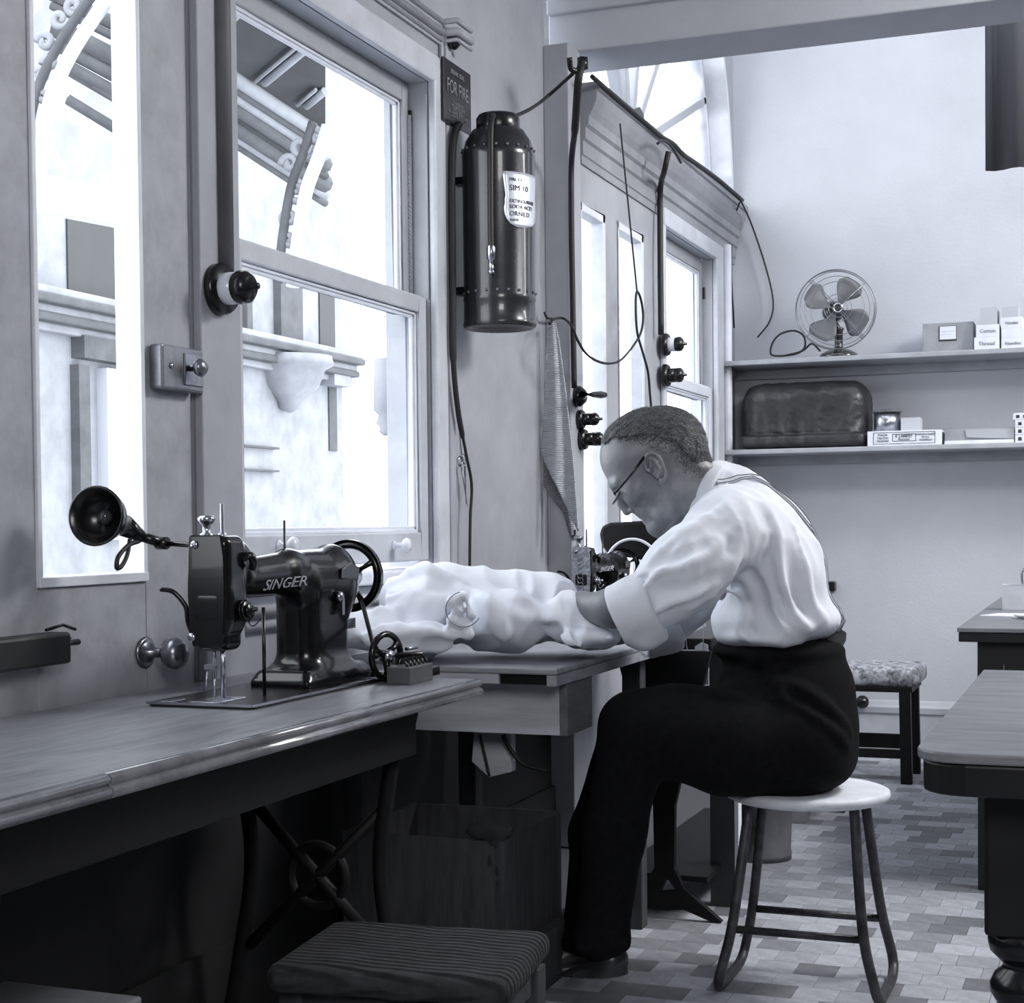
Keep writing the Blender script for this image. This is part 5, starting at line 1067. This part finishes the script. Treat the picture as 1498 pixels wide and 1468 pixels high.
# ---- hair: a close cap over the skull plus short strands
h = SDF(hf.lo, [a[-1] for a in hf.ax], .0032)
h.ell(L(952, 656, 0), (.110, .080, .093), .02, rot2(-12)); h.ell(L(986, 654, 0), (.073, .0755, .082), .03); h.ell(L(920, 660, 0), (.054, .066, .060), .03)
h.chain([L(990, 660, 0), L(1012, 690, 0)], [.058, .052], .02)
X_, Y_, Z_ = np.meshgrid(*[a.astype(np.float32) for a in h.ax], indexing='ij')
hl = [L(880, 652), L(900, 642), L(925, 640), L(950, 640), L(985, 652), L(1003, 672), L(1018, 695)]
zl_ = np.interp(X_, [p[0] for p in hl], [p[2] for p in hl]); zl_ = zl_+.016*np.clip((np.abs(Y_)/.075), 0, 1)*0
fr = L(879.5, 652)[0]+.004+.030*np.clip(np.abs(Y_)/.08, 0, 1)**2*0
h.F += .0022*wn(X_, Y_, Z_, 240, 8).astype(np.float32)+.0014*wn(X_, Y_, Z_, 520, 9).astype(np.float32)
edge = (zl_-Z_)+.004*wn(X_, Y_, Z_, 160, 12)
h.F = np.maximum(h.F, edge.astype(np.float32)); h.F = np.maximum(h.F, (fr-X_+.5*(L(880, 652)[2]-Z_)).astype(np.float32)*.8)
Vv, Q = h.geo(); hair = meshobj('hair', Vv, Q, hairm, man, FR)
# strands: greying hairs over the cap, then short dark stubble fading out below it
def strands(cen, nr, m_, lmin, lmax, lift, name, wd=.0005):
    n_ = len(cen); comb = np.array([.75, 0, -.1])+rng.normal(size=(n_, 3))*.45; tg = comb-nr*np.sum(comb*nr, 1)[:, None]; tg /= np.linalg.norm(tg, axis=1)[:, None]
    ln = (lmin+(lmax-lmin)*rng.rand(n_))[:, None]; tip = cen+tg*ln+nr*ln*lift; sd = np.cross(tg, nr)*wd
    ix = np.arange(n_); o = meshobj(name, np.concatenate([cen-sd, cen+sd, tip]), np.stack([ix, ix+n_, ix+2*n_], 1), m_, man, FR, smooth=False); o.parent = hair; o['kind'] = 'stuff'
hc = L(955, 668)
def nrms(c_): n_ = c_-hc; return n_/np.linalg.norm(n_, axis=1)[:, None]
cen = Vv[rng.choice(len(Vv), 15000)]; nr = nrms(cen); ok = nr[:, 2] > -.3
strands(cen[ok], nr[ok], hairg, .004, .010, .35, 'hair_strands', .0004); strands(cen[~ok*False] if False else Vv[rng.choice(len(Vv), 9000)], nrms(Vv[rng.choice(len(Vv), 9000)])*0+nrms(Vv[:1])*0+np.array([0, 0, 1.0]), hairm, .003, .007, .3, 'hair_strands') if False else None
lowl = [L(880, 665), L(900, 652), L(930, 655), L(945, 664), L(972, 672), L(990, 700), L(1010, 712), L(1022, 712)]
zu = np.interp(Vh[:, 0], [p[0] for p in hl], [p[2] for p in hl]); zd = np.interp(Vh[:, 0], [p[0] for p in lowl], [p[2] for p in lowl])
tt = (Vh[:, 2]-zd)/(zu-zd+1e-6); keep = (tt > 0) & (tt < 1.6) & (Vh[:, 0] > L(900, 650)[0]) & (rng.rand(len(Vh)) < np.clip(tt, 0, 1)**1.3)
cs = np.vstack([Vh[keep]]*4)
ns_ = nrms(cs); strands(cs+rng.normal(size=cs.shape)*.0009, ns_, stubm, .0015, .004, .22, 'hair_stubble', .0006)
# ---- glasses
gl = MB(); P = [at(943, 668, D0-.083), at(925, 692, D0-.080), at(905, 716, D0-.076), at(898, 722, D0-.070)]
gl.tube(P, .0030, 8); gf = gl.build('glasses', bake, man); ROOT[gf.name] = PO
n_ax = (at(890, 716, D0)-at(900, 722, D0)); fd = n_ax/np.linalg.norm(n_ax)
dn = np.cross(fd, fw); dn = dn/np.linalg.norm(dn); dn = dn if dn[2] < 0 else -dn
MB().tube([at(943, 668, D0+.083), at(898, 722, D0+.070)], .0022, 8).build('temple', bake, gf)
mb = MB(); gls = MB()
for s_ in (-1, 1):
    c = at(902, 729, D0+s_*.035); R2 = [c+.024*math.cos(t)*(fw)+.015*math.sin(t)*dn for t in np.linspace(0, 2*PI, 29)]
    mb.tube(R2, .0018, 6, cap=False); gls.prism(R2[:-1], tuple(fd*.001))
mb.tube([at(900, 724, D0-.012), at(898, 722, D0), at(900, 724, D0+.012)], .002, 6)
mb.build('lens_frame', bake, gf); gls.build('lenses', glassm, gf)
# ---- shirt
lo = np.minimum.reduce([L(x, y, d) for x, y, d in ((865, 975, -.32), (1260, 960, -.32), (865, 960, .34))]); hi = np.maximum.reduce([L(x, y, d) for x, y, d in ((865, 660, .34), (1260, 660, -.32), (1260, 660, .34))])
s = SDF(lo, hi, .0050)
s.ell(L(1082, 772, 0), (.125, .165, .105), .05, rot2(42)); s.ell(L(1115, 800, 0), (.130, .180, .105), .05, rot2(55))
s.ell(L(1132, 850, 0), (.125, .175, .112), .05, rot2(68)); s.ell(L(1135, 905, 0), (.145, .165, .060), .04)
s.ell(L(1110, 930, -.02), (.092, .15, .032), .03); s.ell(L(1060, 760, 0), (.085, .12, .075), .05, rot2(35))
s.chain([L(1040, 716, 0), L(1060, 730, 0)], [.066, .080], .04)
for q in (-1, 1):
    s.ell(L(1068, 775, q*.135), (.082, .075, .080), .05); s.chain([L(1062, 782, q*.16), L(1000, 838 if q < 0 else 866, q*.19), L(938 if q < 0 else 968, 890 if q < 0 else 915, q*.195)], [.080, .082, .068], .035)
T_ = lambda pts, r, k=.014, mode='u': s.fold([L(*p) for p in pts], r*.95, k*.9, mode, .62)
# sleeve folds (near arm)
T_([(1062, 742, -.20), (1010, 770, -.235), (950, 812, -.245), (905, 842, -.24)], .010, .022); T_([(1075, 770, -.23), (1030, 812, -.270), (985, 830, -.275), (930, 838, -.26)], .009, .02)
T_([(1070, 815, -.235), (1040, 850, -.262), (990, 880, -.272), (950, 900, -.262)], .010, .02); T_([(1000, 790, -.26), (960, 838, -.272), (925, 868, -.262)], .007, .016)
T_([(1075, 790, -.225), (1060, 845, -.24), (1010, 895, -.255)], .008, .018, 'u'); T_([(1040, 790, -.262), (1000, 815, -.277), (960, 818, -.27)], .007, .022, 's'); T_([(1052, 840, -.262), (1010, 862, -.277), (960, 868, -.27)], .008, .025, 's')
T_([(1045, 742, -.20), (1066, 750, -.205), (1076, 775, -.215), (1080, 805, -.215), (1076, 835, -.20), (1060, 860, -.19)], .0045, .005)   # armhole seam
# back and side folds
T_([(1110, 745, -.16), (1135, 800, -.185), (1140, 850, -.185), (1165, 900, -.172), (1195, 925, -.155)], .010, .02)
T_([(1150, 760, -.125), (1172, 820, -.145), (1185, 870, -.145), (1208, 920, -.13)], .010, .02); T_([(1105, 780, -.18), (1112, 850, -.19), (1130, 900, -.18), (1160, 930, -.16)], .010, .02)
T_([(1082, 850, -.165), (1095, 900, -.17), (1130, 935, -.155)], .010, .02); T_([(1060, 870, -.14), (1070, 915, -.15), (1100, 940, -.14)], .010, .02)
T_([(1125, 790, -.195), (1128, 850, -.20), (1150, 905, -.185)], .008, .02, 's'); T_([(1155, 800, -.17), (1165, 860, -.175), (1188, 912, -.16)], .008, .02, 's'); T_([(1098, 840, -.195), (1108, 890, -.19), (1135, 920, -.175)], .008, .022, 's')
T_([(1045, 720, -.09), (1070, 712, -.08), (1100, 715, -.05)], .006, .012); T_([(1130, 735, .02), (1165, 790, .03), (1190, 850, .03), (1215, 910, .02)], .006, .012)
s.disp(lambda X, Y, Z: .015*ridg(X-Z*.25, Y, Z*.35, 36, 81)+.005*ridg(X, Y, Z*.6, 70, 85)-.006+.002*(.5-np.abs(wn(X, Y, Z*.5, 55, 42)))+.0008*wn(X, Y, Z, 140, 43))
# open bottom of the neck and the sleeve ends
s.chain([L(1010, 722, 0), L(1025, 735, 0)], [.052, .056], .004, 's')
Vs, Qs = s.geo(); shirt = meshobj('shirt', Vs, Qs, shirtm, man, FR, sm_iter=2)
# rolled cuffs: bands round the elbow
for q in (-1, 1):
    c = SDF(L(860, 970, .193*q-.12), L(1000, 820, .193*q+.12), .0042)
    A, B = (L(938, 888, -.193), L(908, 900, -.185)) if q < 0 else (L(966, 915, .193), L(940, 925, .185)); c.cone(A, B, .069, .069, .008); d_ = (B-A)/np.linalg.norm(B-A)
    c.cone(A-d_*.012, B-d_*.035, .074, .072, .004)
    c.cone(L(950, 915, q*.19), L(942, 922, q*.19), .048, .046, .012) if q < 0 else None
    c.chain([B+d_*.005, B+d_*.12], [.050, .045], .004, 's')
    nn = d_
    def cutp(X, Y, Z, P0=B+d_*.012, N=nn, q=q): return np.where(np.sign(Y-L(900, 900, 0)[1]) == q, -((X-P0[0])*N[0]+(Y-P0[1])*N[1]+(Z-P0[2])*N[2]), 1.0)
    c.op(cutp, c.lo, [a[-1] for a in c.ax], .003, 's')
    A2 = A-d_*.030
    def cutq(X, Y, Z, P0=A2, N=nn, q=q): return np.where(np.sign(Y-L(900, 900, 0)[1]) == q, ((X-P0[0])*N[0]+(Y-P0[1])*N[1]+(Z-P0[2])*N[2]), 1.0)
    c.op(cutq, c.lo, [a[-1] for a in c.ax], .003, 's')
    c.disp(lambda X, Y, Z: .0022*wn(X, Y, Z, 60, 51)+.001*wn(X, Y, Z, 150, 52))
    Vv, Q = c.geo(); meshobj('rolled_cuff', Vv, Q, shirt_d, man, FR, sm_iter=1)
# collar
ax_ = L(1060, 738)-L(1010, 714); ax_ /= np.linalg.norm(ax_); cc = L(1012, 714)
def ringp(h_, ra, rb, n=36, sag=0):
    uu = np.cross(ax_, (0, 1, 0)); uu /= np.linalg.norm(uu); out = []
    for i in range(n):
        t = 2*PI*i/n; out.append(cc+ax_*h_+uu*ra*math.cos(t)+V3((0, 1, 0))*rb*math.sin(t)+ax_*sag*math.cos(2*t))
    return out
rows = [ringp(.0, .058, .056), ringp(.002, .061, .060), ringp(.014, .067, .070, sag=.004), ringp(.030, .076, .084, sag=.006), ringp(.040, .080, .092, sag=.008), ringp(.034, .070, .082)]
W_ = [[RM@p+PO for p in r+[r[0]]] for r in rows]; MB().quadgrid(W_).build('collar', shirt_d, man, solid=.0025)
# braces laid on the shirt surface
brm = mat('brace_elastic', .72, .7, .6, 20); grm = mat('brace_edge', .10, .7)
for pts in ([(1048, 712, -.07), (1070, 702, -.075), (1100, 705, -.06), (1135, 728, -.055), (1165, 765, -.055), (1188, 815, -.055), (1205, 865, -.055), (1220, 918, -.06)], [(1060, 700, .04), (1105, 700, .03), (1145, 728, .01), (1178, 775, -.01), (1200, 830, -.015), (1216, 880, -.02), (1230, 925, -.02)]):
    Q = [s.project(L(*q), .0035) for q in spline(pts, 5)]; N_ = [s.nrm(q) for q in Q]; rows = []; r2 = [[], []]
    for i, q in enumerate(Q):
        tg_ = Q[min(i+1, len(Q)-1)]-Q[max(i-1, 0)]; wd_ = np.cross(tg_, N_[i]); wd_ /= np.linalg.norm(wd_)
        rows.append([RM@(q+wd_*w_)+PO for w_ in (-.011, -.004, .004, .011)])
        for a_, w_ in ((0, -.0085), (1, .0085)): r2[a_].append(RM@(q+wd_*w_+N_[i]*.002)+PO)
    b_ = MB().quadgrid(rows).build('brace', brm, man, solid=.0022)
    for a_ in (0, 1): MB().tube(r2[a_], .0009, 5).build('brace_stripe', grm, b_)
# ---- trousers
lo = np.minimum.reduce([L(x, y, d) for x, y, d in ((800, 1420, -.30), (1270, 1420, -.30), (800, 1400, .30))]); hi = np.maximum.reduce([L(x, y, d) for x, y, d in ((800, 910, .30), (1270, 900, .30), (1270, 900, -.30))])
t = SDF(lo, hi, .0070)
t.ell(L(1150, 1000, 0), (.148, .165, .11), .05); t.ell(L(1163, 1065, 0), (.140, .185, .13), .05); t.ell(L(1165, 1110, 0), (.125, .18, .075), .04)
t.ell(L(1138, 950, 0), (.146, .155, .035), .03)
for q in (-1, 1):
    t.chain([L(1150, 1085, q*.095), L(1060, 1084, q*.11), L(985, 1070, q*.12), L(930, 1064, q*.12)], [.118, .112, .094, .078], .04)
    fx_ = 885 if q < 0 else 862
    t.chain([L(930, 1066, q*.12), L(fx_+14, 1220, q*.12), L(fx_-4, 1370, q*.12)], [.078, .066, .058], .03)
    t.rbox(L(fx_-4, 1372, q*.12), (.060, .06, .02), .015, .02)
U_ = lambda pts, r, k=.02, mode='u': t.fold([L(*p) for p in pts], r, k, mode)
U_([(1140, 1000, -.16), (1185, 1012, -.18), (1215, 1045, -.165), (1232, 1075, -.13)], .010, .02); U_([(1150, 1018, -.175), (1185, 1040, -.19), (1215, 1072, -.17), (1230, 1095, -.14)], .009, .016); U_([(1150, 1010, -.18), (1190, 1032, -.195), (1220, 1065, -.175)], .007, .015, 's')
U_([(1032, 1002, -.16), (1060, 1000, -.19), (1090, 1008, -.19)], .010, .02); U_([(1080, 965, -.16), (1120, 985, -.17), (1150, 1030, -.18)], .009, .02)
t.disp(lambda X, Y, Z: .003*wn(X, Y, Z, 30, 61)+.001*wn(X, Y, Z, 110, 62))
t.op(lambda X, Y, Z: (L(1138, 932, 0)[2]-Z)*1.0, t.lo, [a[-1] for a in t.ax], .004, 's')
t.op(lambda X, Y, Z: (Z-.4515), [L(1010, 1200, 0)[0], -9, 0], [9, 9, .46], .003, 's') if False else None
X_, Y_, Z_ = np.meshgrid(*[a.astype(np.float32) for a in t.ax], indexing='ij'); m_ = X_ > L(1030, 1100)[0]; t.F = np.where(m_, np.maximum(t.F, .4515-Z_), t.F)
Vt, Qt = t.geo(); meshobj('trousers', Vt, Qt, trousm, man, FR, sm_iter=2)
# back waistband tab
c_ = [L(1205, 928, -.06), L(1222, 915, -.05), L(1239, 926, -.04), L(1238, 938, -.04), L(1230, 952, -.05), L(1212, 938, -.06)]
MB().prism([RM@p+PO for p in c_], tuple(fw*.09)).build('waistband_tab', trouse, man, bevel=.003)
# shoes
for q, fx_ in ((-1, 885), (1, 862)):
    sh_ = SDF(L(fx_-110, 1440, q*.12-.07), L(fx_+60, 1340, q*.12+.07), .005); b = L(fx_, 1395, q*.12); b[2] = 0
    sh_.ell(b+V3((-.115, 0, .030)), (.085, .045, .034), .02); sh_.ell(b+V3((-.02, 0, .045)), (.075, .040, .045), .03); sh_.cone(b+V3((.0, 0, .05)), b+V3((.012, 0, .095)), .040, .040, .02); sh_.rbox(b+V3((-.07, 0, .012)), (.125, .044, .012), .01, .004)
    X_, Y_, Z_ = np.meshgrid(*[a.astype(np.float32) for a in sh_.ax], indexing='ij'); sh_.F = np.maximum(sh_.F, .001-Z_)
    Vv, Q = sh_.geo(); meshobj('shoe', Vv, Q, mat('shoe_leather', .02, .3), man, FR, sm_iter=1)
